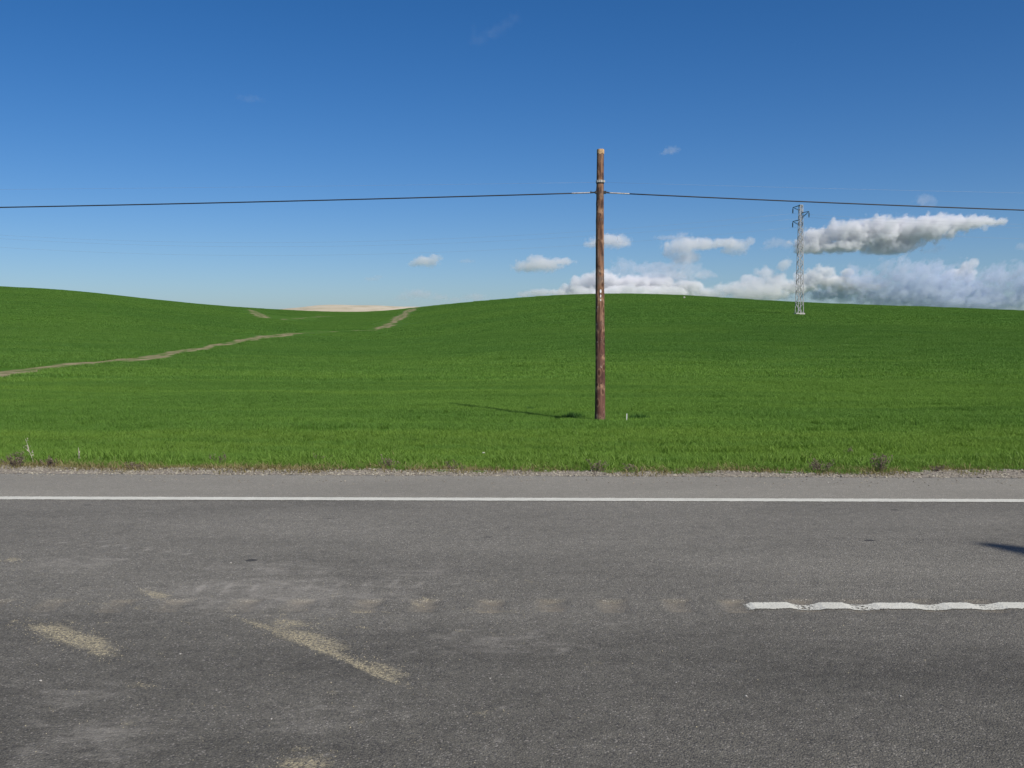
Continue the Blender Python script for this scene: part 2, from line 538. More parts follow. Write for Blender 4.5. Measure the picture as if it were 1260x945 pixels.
    h = N.m('ADD', N.m('MULTIPLY', dist, -1.0), N.m('MULTIPLY', fine, 0.3))
    principled(N, out, c, 0.88, h, 0.006, 0.8, 0.28)
    return mt

def mat_paint(groove=True):
    mt, N, out = new_mat('white_road_paint')
    geo = N.n('ShaderNodeNewGeometry'); pos = geo.outputs['Position']
    flat = N.v('MULTIPLY', pos, (1, 1, 0))
    at = N.n('ShaderNodeAttribute', attribute_name='groove')
    ed = N.n('ShaderNodeAttribute', attribute_name='edge')
    n = N.noise(flat, 55, 5, 0.75)
    n2 = N.noise(flat, 9, 5, 0.65)
    c = N.mix(N.ss(n2, 0.3, 0.7), rgb(0.51, 0.505, 0.435), rgb(0.61, 0.605, 0.525))
    c = N.mix(N.ss(n, 0.48, 0.72, 0, .5), c, rgb(0.34, 0.33, 0.30))
    c = N.mix(N.ss(N.noise(N.scale_vec(flat, (2.5, 16, 0)), 1.0, 5, .7), 0.55, 0.72, 0, .4), c, rgb(0.30, 0.285, 0.26))
    wear = N.m('ADD', N.m('MULTIPLY', at.outputs['Fac'], 0.20), N.m('MULTIPLY', ed.outputs['Fac'], 0.36))
    wear = N.m('ADD', wear, N.m('MULTIPLY', N.m('SUBTRACT', n2, 0.5), 0.35))
    hole = N.ss(N.m('ADD', n, wear), 0.67, 0.75)
    p = N.n('ShaderNodeBsdfPrincipled')
    N.put(p.inputs['Base Color'], c); p.inputs['Roughness'].default_value = 0.75
    p.inputs['Specular IOR Level'].default_value = 0.3
    b = N.n('ShaderNodeBump'); b.inputs['Strength'].default_value = 0.6; b.inputs['Distance'].default_value = 0.004
    N.put(b.inputs['Height'], N.voro(flat, 95)); N.link(b.outputs[0], p.inputs['Normal'])
    tr = N.n('ShaderNodeBsdfTransparent')
    mx = N.n('ShaderNodeMixShader')
    N.put(mx.inputs[0], hole); N.link(p.outputs[0], mx.inputs[1]); N.link(tr.outputs[0], mx.inputs[2])
    N.link(mx.outputs[0], out.inputs['Surface'])
    return mt

def mat_gravel():
    mt, N, out = new_mat('pale_gravel')
    geo = N.n('ShaderNodeNewGeometry'); pos = geo.outputs['Position']
    oi = N.voro(pos, 40, out='Color')
    s = N.n('ShaderNodeSeparateXYZ'); N.link(oi, s.inputs[0])
    c = N.mix(s.outputs[0], rgb(0.16, 0.142, 0.112), rgb(0.31, 0.28, 0.235))
    c = N.mix(N.ss(N.noise(pos, 3, 4, .6), .4, .65, 0, .5), c, rgb(0.22, 0.19, 0.15))
    principled(N, out, c, 0.95, N.noise(pos, 60, 4, .7), 0.01, 0.7, 0.1)
    return mt

def simple_mat(name, col, rough=0.8, var=0.25, sc=12.0, spec=0.3, metal=0.0):
    mt, N, out = new_mat(name)
    tc = N.n('ShaderNodeTexCoord')
    n = N.noise(tc.outputs['Object'], sc, 5, 0.65)
    c = N.mix(N.ss(n, 0.3, 0.7), rgb(*[q * (1 - var) for q in col]), rgb(*[min(1, q * (1 + var)) for q in col]))
    principled(N, out, c, rough, n, 0.004, 0.4, spec, metal)
    return mt

def mat_wood():
    mt, N, out = new_mat('creosoted_pole_wood')
    tc = N.n('ShaderNodeTexCoord'); P = tc.outputs['Object']
    xyz = N.n('ShaderNodeSeparateXYZ'); N.link(P, xyz.inputs[0])
    Z = xyz.outputs[2]
    grain = N.noise(N.scale_vec(P, (30, 30, 1.4)), 1.0, 5, 0.65)
    streaks = N.noise(N.scale_vec(P, (14, 14, 1.6)), 1.0, 4, 0.6)
    patch = N.noise(N.scale_vec(P, (11, 11, 3.6)), 1.0, 4, 0.65)
    ring = N.noise(N.scale_vec(P, (0.8, 0.8, 3.0)), 1.0, 3, 0.5)
    c = N.mix(N.ss(grain, 0.36, 0.64), rgb(0.080, 0.042, 0.028), rgb(0.270, 0.145, 0.085))
    c = N.mix(N.ss(streaks, 0.52, 0.64, 0, 0.8), c, rgb(0.36, 0.220, 0.145))
    c = N.mix(N.ss(patch, 0.50, 0.60, 0, 0.85), c, rgb(0.050, 0.030, 0.026))
    c = N.mix(N.ss(ring, 0.52, 0.62, 0, 0.65), c, N.mix(N.ss(grain, .4, .6), rgb(0.060, 0.050, 0.046), rgb(0.20, 0.165, 0.135)))
    # the lower part kept its dark red-brown preservative
    low = N.mix(N.ss(grain, 0.38, 0.62), rgb(0.070, 0.032, 0.026), rgb(0.150, 0.072, 0.055))
    low = N.mix(N.ss(patch, 0.52, 0.64, 0, 0.5), low, rgb(0.060, 0.030, 0.026))
    c = N.mix(N.ss(N.m('ADD', Z, N.m('MULTIPLY', streaks, 0.9)), 3.0, 1.9, 0, 0.85), c, low)
    # above the band the wood is weathered paler
    c = N.mix(N.ss(Z, 4.95, 5.2, 0, 0.35), c, rgb(0.25, 0.165, 0.11))
    # knots
    kv = N.voro(N.scale_vec(P, (7, 7, 3.6)), 1.0, out='Distance')
    c = N.mix(N.ss(kv, 0.10, 0.24, 0.9, 0.0), c, rgb(0.060, 0.026, 0.014))
    c = N.mix(N.m('MULTIPLY', N.ss(kv, 0.20, 0.27, 0.0, 1.0), N.ss(kv, 0.27, 0.38, 0.4, 0.0)), c, rgb(0.36, 0.22, 0.13))
    # rings where a whorl of branches was cut off
    wz = N.m('ADD', N.m('MULTIPLY', Z, 1.75), N.m('MULTIPLY', N.noise(N.scale_vec(P, (4, 4, 1.2)), 1.0, 2), 0.5))
    fr = N.m('ABSOLUTE', N.m('SUBTRACT', N.m('FRACT', wz), 0.5))
    wh = N.m('MULTIPLY', N.ss(fr, 0.0, 0.16, 1.0, 0.0), N.ss(N.noise(N.scale_vec(P, (16, 16, 9)), 1.0, 3), 0.42, 0.58))
    c = N.mix(N.m('MULTIPLY', wh, 0.75), c, rgb(0.38, 0.235, 0.145))
    ds = N.ss(N.noise(N.scale_vec(P, (20, 20, 12)), 1.0, 2), 0.60, 0.68)
    c = N.mix(N.m('MULTIPLY', ds, N.ss(fr, 0.05, 0.22, 0.95, 0.15)), c, rgb(0.045, 0.024, 0.016))
    # scars where the bark was peeled
    sc = N.noise(N.scale_vec(P, (22, 22, 6)), 1.0, 3, 0.6)
    c = N.mix(N.ss(sc, 0.66, 0.72, 0, 0.8), c, rgb(0.46, 0.36, 0.29))
    # darker towards the foot
    c = N.mix(N.ss(Z, 0.22, 0.05, 0, 0.7), c, rgb(0.045, 0.036, 0.035))
    principled(N, out, c, 0.85, N.m('ADD', grain, N.m('MULTIPLY', kv, -0.6)), 0.015, 0.8, 0.2)
    return mt

def mat_sand_hill():
    mt, N, out = new_mat('ploughed_pale_earth')
    geo = N.n('ShaderNodeNewGeometry'); pos = geo.outputs['Position']
    n = N.noise(N.scale_vec(pos, (0.010, 0.04, 0.12)), 1.0, 7, 0.65)
    n2 = N.noise(pos, 0.05, 6, 0.7)
    c = N.mix(N.ss(n, 0.35, 0.65), rgb(0.39, 0.345, 0.25), rgb(0.53, 0.48, 0.38))
    c = N.mix(N.ss(n2, 0.45, 0.7, 0, .6), c, rgb(0.28, 0.26, 0.17))
    principled(N, out, c, 1.0, n2, 1.0, 0.5, 0.05)
    return mt

M_FIELD = mat_field()
M_ASPH = mat_asphalt()
M_PAINT = mat_paint()
M_GRAVEL = mat_gravel()
M_WOOD = mat_wood()

# ---------------------------------------------------------------- setting: ground, field, road
gx, gy = np.meshgrid(np.linspace(-9000, 9000, 41), np.linspace(-9000, 9000, 41))
gz = np.full_like(gx, -16.0)
tag(link_obj('ground', grid_mesh('ground', gx, gy, gz), M_FIELD), kind='structure')

# rolling field: rows get wider apart with distance
rows = [0.0]
yy = 0.0
while yy < 1500:
    yy += 0.09 + yy * 0.0115
    rows.append(yy)
rows = np.array(rows)
ss = np.linspace(-1, 1, 721)
cols = np.sign(ss) * np.abs(ss) ** 1.25 * 1.35
CX, RY = np.meshgrid(cols, rows)
FX = CX * (RY + 44.0)
# first row follows the edge of the gravel
FY = edge_gravel(FX) - 0.12 + RY
FZ = terrain(FX, FY)
fx0 = FX[0]
fme = grid_mesh('field', FX, FY, FZ)
a = fme.attributes.new('bare', 'FLOAT', 'POINT')
a.data.foreach_set('value', bare(FX, FY).ravel().astype(np.float32))
tag(link_obj('field', fme, M_FIELD), kind='structure')

# the near verge behind the camera, so the road does not float
vx, vy = np.meshgrid(np.linspace(-400, 400, 81), np.concatenate([-np.geomspace(900, 0.9, 40), [-0.4]]))
vz = -0.04 - 0.25 * np.clip((-0.9 - vy) / 3, 0, 1) + 0 * vx
tag(link_obj('verge', grid_mesh('verge', vx, vy, vz), M_FIELD), kind='structure')

# far hill of pale ploughed earth behind the saddle
hx, hy = np.meshgrid(np.linspace(-420, 160, 120), np.linspace(560, 1000, 60))
hp = 630 + FPX * hx / 700.0
ridge = np.interp(hp, [-150, 150, 240, 330, 355, 380, 420, 460, 500, 530, 600, 700, 900], [-8, 5, 13.5, 18.4, 20.0, 21.3, 22.0, 21.6, 20.8, 19.7, 15, 8, -8])
ridge = ridge + 0.4 * np.sin(hx * 0.13) * np.sin(hx * 0.041 + 1)
fall = np.exp(-((hy - 720) / 95.0) ** 2)
hz = -15 + (ridge + 15) * fall
tag(link_obj('hill', grid_mesh('hill', hx, hy, hz), mat_sand_hill()), kind='structure')

# gravel shoulder between asphalt and field
gcols = np.concatenate([np.linspace(-90, -8, 42)[:-1], np.linspace(-8, 8, 321), np.linspace(8, 90, 42)[1:]])
gr = np.linspace(0, 1, 14)
GX, GR = np.meshgrid(gcols, gr)
y0 = edge_asphalt(GX) - 0.10; y1 = edge_gravel(GX) + 0.22
GY = y0 + (y1 - y0) * GR
GZ = -0.012 + 0.010 * np.sin(GR * math.pi) + rng.normal(0, 0.004, GX.shape)
tag(link_obj('gravel_shoulder', grid_mesh('gravel_shoulder', GX, GY, GZ), M_GRAVEL), kind='structure')

# road with milled rumble grooves on the centre line
G_PITCH, G_X0, G_C, G_HW, G_D = 0.3445, 0.222, 5.395, 0.125, 0.013
def groove(x, y):
    ph = (x - G_X0) / G_PITCH
    k_ = np.round(ph)
    amp = 1.0 + 0.22 * np.sin(k_ * 12.9898 + 1.3)
    ph = (ph - k_ + 0.06 * np.sin(k_ * 78.233)) * G_PITCH
    wx = np.clip(1 - (ph / 0.088) ** 2, 0, 1) ** 0.8
    wy = np.clip((G_HW - np.abs(y - G_C - 0.006 * np.sin(9 * x))) / 0.022 + 0.5, 0, 1)
    k = np.clip((np.abs(x) < 7.9) * 1.0, 0, 1)
    return wx * wy * k * amp
rx_ = np.concatenate([np.linspace(-400, -8, 60)[:-1], np.linspace(-8, 8, 801), np.linspace(8, 400, 60)[1:]])
ry_ = np.concatenate([np.linspace(-0.6, 2.7, 8), np.arange(2.8, 5.21, 0.03), np.arange(5.22, 5.58, 0.015), np.arange(5.6, 9.2, 0.04), np.linspace(9.25, 10.12, 6), [10.2]])
RX, RY2 = np.meshgrid(rx_, ry_)
RY2 = np.where(RY2 == 10.12, edge_asphalt(RX) - 0.05, RY2)
far = RY2 == 10.2
RY2 = np.where(far, edge_asphalt(RX) + 0.012 * np.sin(7 * RX) + 0.010 * np.sin(19 * RX + 1), RY2)
GRV = groove(RX, RY2)
RZ = -G_D * GRV
RXe = np.vstack([RX, RX[-1:]]); RYe = np.vstack([RY2, RY2[-1:] + 0.004]); RZe = np.vstack([RZ, RZ[-1:] - 0.05])
rme = grid_mesh('road', RXe, RYe, RZe)
a = rme.attributes.new('groove', 'FLOAT', 'POINT')
a.data.foreach_set('value', np.vstack([GRV, GRV[-1:]]).ravel().astype(np.float32))
for nm_, lst_ in (('sand', SAND), ('chalk', CHALK), ('skid', SKID)):
    a = rme.attributes.new(nm_, 'FLOAT', 'POINT')
    a.data.foreach_set('value', ellipse_field(lst_, RXe, RYe).ravel().astype(np.float32))
road = tag(link_obj('road', rme, M_ASPH), kind='structure')

def marking(name, xs, yc, hw, ny, parent):
    u = np.linspace(-1, 1, ny)
    MX, MU = np.meshgrid(xs, u)
    jit = 0.006 * np.sin(MX * 23) + 0.004 * np.sin(MX * 61 + 2)
    MY = yc(MX) + MU * hw + jit * np.sign(MU) * (np.abs(MU) > 0.99)
    G = groove(MX, MY)
    MZ = 0.004 - G_D * G
    me = grid_mesh(name, MX, MY, MZ)
    a = me.attributes.new('groove', 'FLOAT', 'POINT'); a.data.foreach_set('value', G.ravel().astype(np.float32))
    E = np.clip((np.abs(MU) - 0.72) / 0.28, 0, 1)
    if len(xs) < 3000 and name == 'lane_dash':
        E = np.maximum(E, np.clip(1 - np.minimum(MX - xs[0], xs[-1] - MX) / 0.06, 0, 1))
    a = me.attributes.new('edge', 'FLOAT', 'POINT'); a.data.foreach_set('value', E.ravel().astype(np.float32))
    o = link_obj(name, me, M_PAINT, parent)
    return o
marking('edge_line', np.concatenate([np.linspace(-400, -8, 40)[:-1], np.linspace(-8, 8, 801), np.linspace(8, 400, 40)[1:]]),
        lambda x: 8.885 - 0.0155 * np.clip(x, -20, 20), 0.088, 9, road)
marking('lane_dash', np.linspace(1.245, 5.6, 480), lambda x: 5.387 + 0.004 * np.sin(5 * x) + 0.003 * np.sin(17 * x), 0.070, 15, road)
marking('lane_dash', np.linspace(-10.4, -6.0, 60), lambda x: 5.385 + 0 * x, 0.078, 5, road)

# ---------------------------------------------------------------- wheat and verge grass (instanced blades)
SRC = bpy.data.collections.new('blade_sources')        # not linked to the scene: only instanced

def blade_patch(name, size, n, hmin, hmax, width, mat, lean=0.35, seed=0, clump=0.0):
    r = np.random.default_rng(seed)
    vs, fs, tone = [], [], []
    if clump > 0:
        cx = r.uniform(-size / 2, size / 2, (max(3, int(n / 14)), 2))
    for i in range(n):
        if clump > 0:
            c = cx[r.integers(len(cx))]; x, y = c + r.normal(0, clump, 2)
        else:
            x, y = r.uniform(-size / 2, size / 2, 2)
        h = r.uniform(hmin, hmax); az = r.uniform(0, 2 * math.pi); ln = abs(r.normal(0, lean)) * h
        wd = width * r.uniform(0.7, 1.3)
        dx, dy = math.cos(az), math.sin(az)
        fa = az + r.uniform(-1.2, 1.2)
        sx, sy = -math.sin(fa) * wd / 2, math.cos(fa) * wd / 2
        k = len(vs)
        mx, my, mz = x + dx * ln * 0.35, y + dy * ln * 0.35, h * 0.6
        vs += [(x - sx, y - sy, -0.03), (x + sx, y + sy, -0.03), (mx + sx * .9, my + sy * .9, mz), (mx - sx * .9, my - sy * .9, mz), (x + dx * ln, y + dy * ln, h)]
        fs += [(k, k + 1, k + 2, k + 3), (k + 3, k + 2, k + 4)]
        tone += [r.uniform(0, 1)] * 5
    me = pydata(name, vs, fs)
    a = me.attributes.new('tone', 'FLOAT', 'POINT'); a.data.foreach_set('value', np.array(tone, np.float32))
    me.materials.append(mat)
    o = bpy.data.objects.new(name, me)
    return o

def scatter(name, pts, rot, scl, idx, sources, label=None):
    """one object that instances the source patches on its points"""
    c = bpy.data.collections.new(name + '_sources')
    for o in sources: c.objects.link(o)
    me = bpy.data.meshes.new(name)
    me.vertices.add(len(pts)); me.vertices.foreach_set('co', np.asarray(pts, np.float32).ravel())
    a = me.attributes.new('rot', 'FLOAT_VECTOR', 'POINT'); a.data.foreach_set('vector', np.asarray(rot, np.float32).ravel())
    a = me.attributes.new('scl', 'FLOAT', 'POINT'); a.data.foreach_set('value', np.asarray(scl, np.float32))
    a = me.attributes.new('pick', 'INT', 'POINT'); a.data.foreach_set('value', np.asarray(idx, np.int32))
    o = link_obj(name, me)
    tr = bpy.data.node_groups.new(name + '_scatter', 'GeometryNodeTree')
    tr.interface.new_socket('Geometry', in_out='INPUT', socket_type='NodeSocketGeometry')
    tr.interface.new_socket('Geometry', in_out='OUTPUT', socket_type='NodeSocketGeometry')
    N = NT(tr)
    gi, go = N.n('NodeGroupInput'), N.n('NodeGroupOutput')
    ci = N.n('GeometryNodeCollectionInfo'); ci.inputs[0].default_value = c
    ci.inputs['Separate Children'].default_value = True; ci.inputs['Reset Children'].default_value = True
    def attr(nm, ty):
        q = N.n('GeometryNodeInputNamedAttribute', data_type=ty); q.inputs[0].default_value = nm
        return q.outputs[0]
    ip = N.n('GeometryNodeInstanceOnPoints')
    N.link(gi.outputs[0], ip.inputs['Points']); N.link(ci.outputs[0], ip.inputs['Instance'])
    ip.inputs['Pick Instance'].default_value = True
    N.link(attr('pick', 'INT'), ip.inputs['Instance Index'])
    e2r = N.n('FunctionNodeEulerToRotation'); N.link(attr('rot', 'FLOAT_VECTOR'), e2r.inputs[0])
    N.link(e2r.outputs[0], ip.inputs['Rotation'])
    N.link(attr('scl', 'FLOAT'), ip.inputs['Scale'])
    N.link(ip.outputs[0], go.inputs[0])
    md = o.modifiers.new('scatter', 'NODES'); md.node_group = tr
    return tag(o, label, kind='stuff')

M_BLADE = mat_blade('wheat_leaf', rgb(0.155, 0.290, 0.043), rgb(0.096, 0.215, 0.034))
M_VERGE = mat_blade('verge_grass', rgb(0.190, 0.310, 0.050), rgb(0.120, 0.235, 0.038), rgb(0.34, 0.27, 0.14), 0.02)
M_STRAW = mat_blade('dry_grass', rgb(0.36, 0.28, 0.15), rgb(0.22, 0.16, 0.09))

def field_points(y0, y1, cell, r, jitter=0.5, margin=0.56, dens=1.0):
    out = []
    ys = np.arange(y0, y1, cell)
    for y in ys:
        hw = margin * y + 1.5
        xs = np.arange(-hw, hw, cell)
        out.append(np.stack([xs + r.uniform(-jitter, jitter, len(xs)) * cell, y + r.uniform(-jitter, jitter, len(xs)) * cell], -1))
    p = np.concatenate(out)
    if dens < 1: p = p[r.random(len(p)) < dens]
    return p

def terrain_rot(p, r):
    e = 0.6
    gx = (terrain(p[:, 0] + e, p[:, 1]) - terrain(p[:, 0] - e, p[:, 1])) / (2 * e)
    gy = (terrain(p[:, 0], p[:, 1] + e) - terrain(p[:, 0], p[:, 1] - e)) / (2 * e)
    # tilt to the slope: small-angle Euler about X and Y, no spin (patches differ instead)
    return np.stack([np.arctan(gy), -np.arctan(gx), np.zeros(len(p))], -1)

r = np.random.default_rng(11)
# near crop, blade by blade
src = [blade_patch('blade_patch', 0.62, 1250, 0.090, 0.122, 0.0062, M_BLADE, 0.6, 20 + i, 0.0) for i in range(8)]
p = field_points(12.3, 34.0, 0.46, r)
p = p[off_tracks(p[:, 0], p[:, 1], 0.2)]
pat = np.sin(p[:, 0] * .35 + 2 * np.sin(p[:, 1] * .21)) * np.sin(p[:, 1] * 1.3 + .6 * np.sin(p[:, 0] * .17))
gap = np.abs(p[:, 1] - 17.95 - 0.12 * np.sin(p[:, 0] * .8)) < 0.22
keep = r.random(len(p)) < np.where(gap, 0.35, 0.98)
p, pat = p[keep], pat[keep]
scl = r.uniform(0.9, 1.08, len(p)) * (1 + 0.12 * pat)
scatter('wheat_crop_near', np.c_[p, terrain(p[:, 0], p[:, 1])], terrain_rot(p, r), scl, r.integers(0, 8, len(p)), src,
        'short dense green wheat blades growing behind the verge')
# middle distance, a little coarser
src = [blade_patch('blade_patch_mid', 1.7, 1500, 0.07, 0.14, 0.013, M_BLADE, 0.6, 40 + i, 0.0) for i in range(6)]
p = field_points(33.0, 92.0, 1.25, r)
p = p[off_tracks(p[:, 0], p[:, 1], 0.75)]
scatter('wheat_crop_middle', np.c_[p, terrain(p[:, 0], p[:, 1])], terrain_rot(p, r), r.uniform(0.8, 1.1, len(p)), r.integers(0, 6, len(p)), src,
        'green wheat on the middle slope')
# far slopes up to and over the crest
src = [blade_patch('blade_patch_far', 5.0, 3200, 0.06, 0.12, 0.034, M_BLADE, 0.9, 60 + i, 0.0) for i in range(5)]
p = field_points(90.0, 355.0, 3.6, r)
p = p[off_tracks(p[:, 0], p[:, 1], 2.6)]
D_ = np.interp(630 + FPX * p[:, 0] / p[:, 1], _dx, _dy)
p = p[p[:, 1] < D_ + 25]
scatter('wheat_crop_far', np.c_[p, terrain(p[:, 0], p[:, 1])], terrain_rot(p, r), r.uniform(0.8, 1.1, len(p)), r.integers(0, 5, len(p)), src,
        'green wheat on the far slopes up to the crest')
# verge: mixed grass from the gravel to the crop
src = [blade_patch('verge_patch', 0.40, 420, 0.04, 0.135, 0.0055, M_VERGE, 0.75, 80 + i, 0.045) for i in range(8)]
vp = []
for x in np.arange(-9, 9, 0.27):
    e = float(edge_gravel(x))
    for y in np.arange(e + 0.12, 12.7, 0.27):
        q = (y - e)
        lim = 0.5 + 0.5 * math.sin(x * 1.7 + 1.2 * math.sin(x * 0.6))
        if r.random() < (0.25 + 0.55 * lim if x < -1.5 else 0.55 + 0.4 * lim) + 0.75 * min(1, max(0, q - (0.22 if x < -2.2 else 0)) / 0.45) - (0.3 if x < -2.2 and q < 0.25 else 0):
            vp.append((x + r.uniform(-.13, .13), y + r.uniform(-.13, .13), q))
vp = np.array(vp)
scl = np.clip(0.42 + 0.65 * vp[:, 2], 0.40, 1.05) * r.uniform(0.7, 1.25, len(vp)) * (1 + 0.2 * np.sin(vp[:, 0] * 2.3))
vp2 = vp[:, :2]
scatter('verge_grass', np.c_[vp2, terrain(vp2[:, 0], vp2[:, 1])], terrain_rot(vp2, r), scl, r.integers(0, 8, len(vp)), src,
        'yellowish green verge grass along the gravel')
# dry litter and straw along the front of the verge
src = [blade_patch('straw_patch', 0.34, 70, 0.01, 0.07, 0.006, M_STRAW, 1.6, 120 + i, 0.05) for i in range(5)]
vp = []
for x in np.arange(-9, 9, 0.16):
    e = float(edge_gravel(x))
    dens = 0.75 if x < -2.2 else (0.45 if x < 2.5 else 0.4)
    for dy in (0.04, 0.11, 0.18, 0.25, 0.32, 0.5, 0.9, 1.4):
        if r.random() < dens * (1 if dy < 0.35 else 0.10):
            vp.append((x + r.uniform(-.1, .1), e + dy + r.uniform(-.07, .07)))
vp = np.array(vp)
scatter('dry_straw', np.c_[vp, terrain(vp[:, 0], vp[:, 1])], terrain_rot(vp, r), r.uniform(0.6, 1.4, len(vp)), r.integers(0, 5, len(vp)), src,
        'dry straw litter along the front of the verge')

# ---------------------------------------------------------------- loose gravel and grit
def pebble_mesh(seed, sub=1):
    bm = bmesh.new(); bmesh.ops.create_icosphere(bm, subdivisions=sub, radius=1.0)
    rr = random.Random(seed)
    sx, sy, sz = rr.uniform(.8, 1.3), rr.uniform(.8, 1.3), rr.uniform(.5, .8)
    for v in bm.verts:
        v.co *= rr.uniform(.82, 1.15); v.co.x *= sx; v.co.y *= sy; v.co.z *= sz
    me = bpy.data.meshes.new('pebble'); bm.to_mesh(me); bm.free()
    return me
def mat_pebble():
    mt, N, out = new_mat('gravel_stone')
    oi = N.n('ShaderNodeObjectInfo')
    geo = N.n('ShaderNodeNewGeometry')
    c = N.mix(oi.outputs['Random'], rgb(0.15, 0.137, 0.112), rgb(0.38, 0.355, 0.28))
    c = N.mix(N.ss(N.noise(geo.outputs['Position'], 90, 4, .7), .4, .7, 0, .5), c, rgb(0.25, 0.21, 0.16))
    principled(N, out, c, 0.9, None, spec=0.2)
    return mt
M_PEB = mat_pebble()
src = []
for i in range(6):
    me = pebble_mesh(i); me.materials.append(M_PEB); src.append(bpy.data.objects.new('pebble_source', me))
gp, gs = [], []
for i in range(9000):
    x = r.uniform(-8, 8); a0, a1 = float(edge_asphalt(x)), float(edge_gravel(x))
    f = r.random() ** 0.9
    y = a0 - 0.05 + (a1 - a0 + 0.20) * f
    gp.append((x, y, -0.004 + r.uniform(-.003, .004))); gs.append(r.uniform(0.005, 0.014) * (1.7 if r.random() < .04 else 1))
for i in range(500):
    x = r.uniform(-8, 8); y = float(edge_asphalt(x)) - abs(r.normal(0, 0.30))
    gp.append((x, y, 0.003)); gs.append(r.uniform(0.004, 0.009))
rot = r.uniform(0, 6.28, (len(gp), 3)) * np.array([0.1, 0.1, 1])
scatter('loose_gravel', gp, rot, gs, r.integers(0, 6, len(gp)), src, 'loose pale gravel along the far edge of the asphalt')

# grains of spilled sand and chaff lying in the streaks on the asphalt
M_GRAIN = simple_mat('sand_grain', (0.42, 0.375, 0.26), 0.95, 0.3, 40, 0.1)
src = []
for i in range(4):
    me = pebble_mesh(50 + i, 1); me.materials.append(M_GRAIN); src.append(bpy.data.objects.new('grain_source', me))
gp, gs = [], []
for (cx, cy, rx, ry, an, st) in SAND:
    n = int(3000 * rx * ry * st ** 1.5)
    for i in range(n):
        u, v = r.normal(0, 0.42, 2)
        x = cx + math.cos(an) * u * rx - math.sin(an) * v * ry; y = cy + math.sin(an) * u * rx + math.cos(an) * v * ry
        gp.append((x, y, 0.001)); gs.append(r.uniform(0.0010, 0.0026))
for i in range(500):
    gp.append((r.uniform(-4, 3), r.uniform(2.9, 6.2), 0.001)); gs.append(r.uniform(0.001, 0.0028))
gp = np.array(gp); gp[:, 2] -= G_D * groove(gp[:, 0], gp[:, 1])
rot = r.uniform(0, 6.28, (len(gp), 3)) * np.array([0.1, 0.1, 1])
scatter('spilled_sand', gp, rot, gs, r.integers(0, 4, len(gp)), src, 'yellow sand and chaff spilled on the asphalt')

# ---------------------------------------------------------------- wooden pole
POLE_B = on_ground(737.6, 522)
scl_y = 22.0
POLE_B = Vector((POLE_B.x, POLE_B.y, float(terrain(POLE_B.x, POLE_B.y))))
def pole_h(py):                               # height above the pole foot seen at picture row py
    d = ray(738, py); return CAM_H + d.z * POLE_B.y / d.y - POLE_B.z
H = pole_h(184.5)
PX_M = POLE_B.y / FPX
def pole_r(z):
    t = z / H
    return PX_M * (6.35 * (1 - t) ** 1.0 + 4.25 * t) * (1 + 0.10 * math.exp(-z / 0.10))
pole = tag(empty('telephone_pole', POLE_B), 'brown creosoted wooden pole standing in the wheat close to the road, carrying the black cable', 'telephone pole')
sides, rings = 28, 130
X = np.zeros((rings + 1, sides + 1)); Y = X.copy(); Z = X.copy()
knots = [(random.uniform(0, 6.28), random.uniform(0.3, H - .2)) for _ in range(46)]
for k in range(rings + 1):
    z = -0.25 + (H + 0.25) * k / rings
    bx, by = 0.010 * math.sin(z * 0.9 + 1), 0.008 * math.sin(z * 1.3)
    for s in range(sides + 1):
        a = 2 * math.pi * (s % sides) / sides
        rad = pole_r(max(z, 0)) * (1 + 0.018 * math.sin(3 * a + z * 1.7) + 0.014 * mnoise.noise(Vector((math.cos(a) * 2, math.sin(a) * 2, z * 1.6))))
        for ka, kz in knots:
            da = (a - ka + math.pi) % (2 * math.pi) - math.pi
            q = (da * 0.09 / 0.035) ** 2 + ((z - kz) / 0.05) ** 2
            if q < 6: rad += 0.006 * math.exp(-q)
        X[k, s] = bx + rad * math.cos(a); Y[k, s] = by + rad * math.sin(a); Z[k, s] = z
link_obj('shaft', grid_mesh('shaft', X, Y, Z), M_WOOD, pole)
# sawn end: slightly domed and pale
M_END = simple_mat('sawn_wood_end', (0.50, 0.33, 0.17), 0.9, 0.25, 14)
vs = [(X[-1, s], Y[-1, s], H) for s in range(sides)] + [(0.97 * X[-1, s], 0.97 * Y[-1, s], H + 0.012) for s in range(sides)] + [(X[-1].mean(), Y[-1].mean(), H + 0.016)]
fs = [(s, (s + 1) % sides, sides + (s + 1) % sides, sides + s) for s in range(sides)] + [(sides + s, sides + (s + 1) % sides, 2 * sides) for s in range(sides)]
# weathered collar of paler wood right under the cut
link_obj('sawn_top', pydata('sawn_top', vs, fs), M_END, pole)
zc0 = H - 0.075
vs, fs = [], []
for k, z in enumerate((zc0, H + 0.002)):
    for s in range(sides):
        a = 2 * math.pi * s / sides
        rr = pole_r(z) * 1.035 + 0.002
        vs.append((X[-1].mean() + rr * math.cos(a), Y[-1].mean() + rr * math.sin(a), z + (0.012 * math.sin(5 * a + 1) if k == 0 else 0)))
fs = [(s, (s + 1) % sides, sides + (s + 1) % sides, sides + s) for s in range(sides)]
link_obj('bare_collar', pydata('bare_collar', vs, fs, True), M_END, pole)

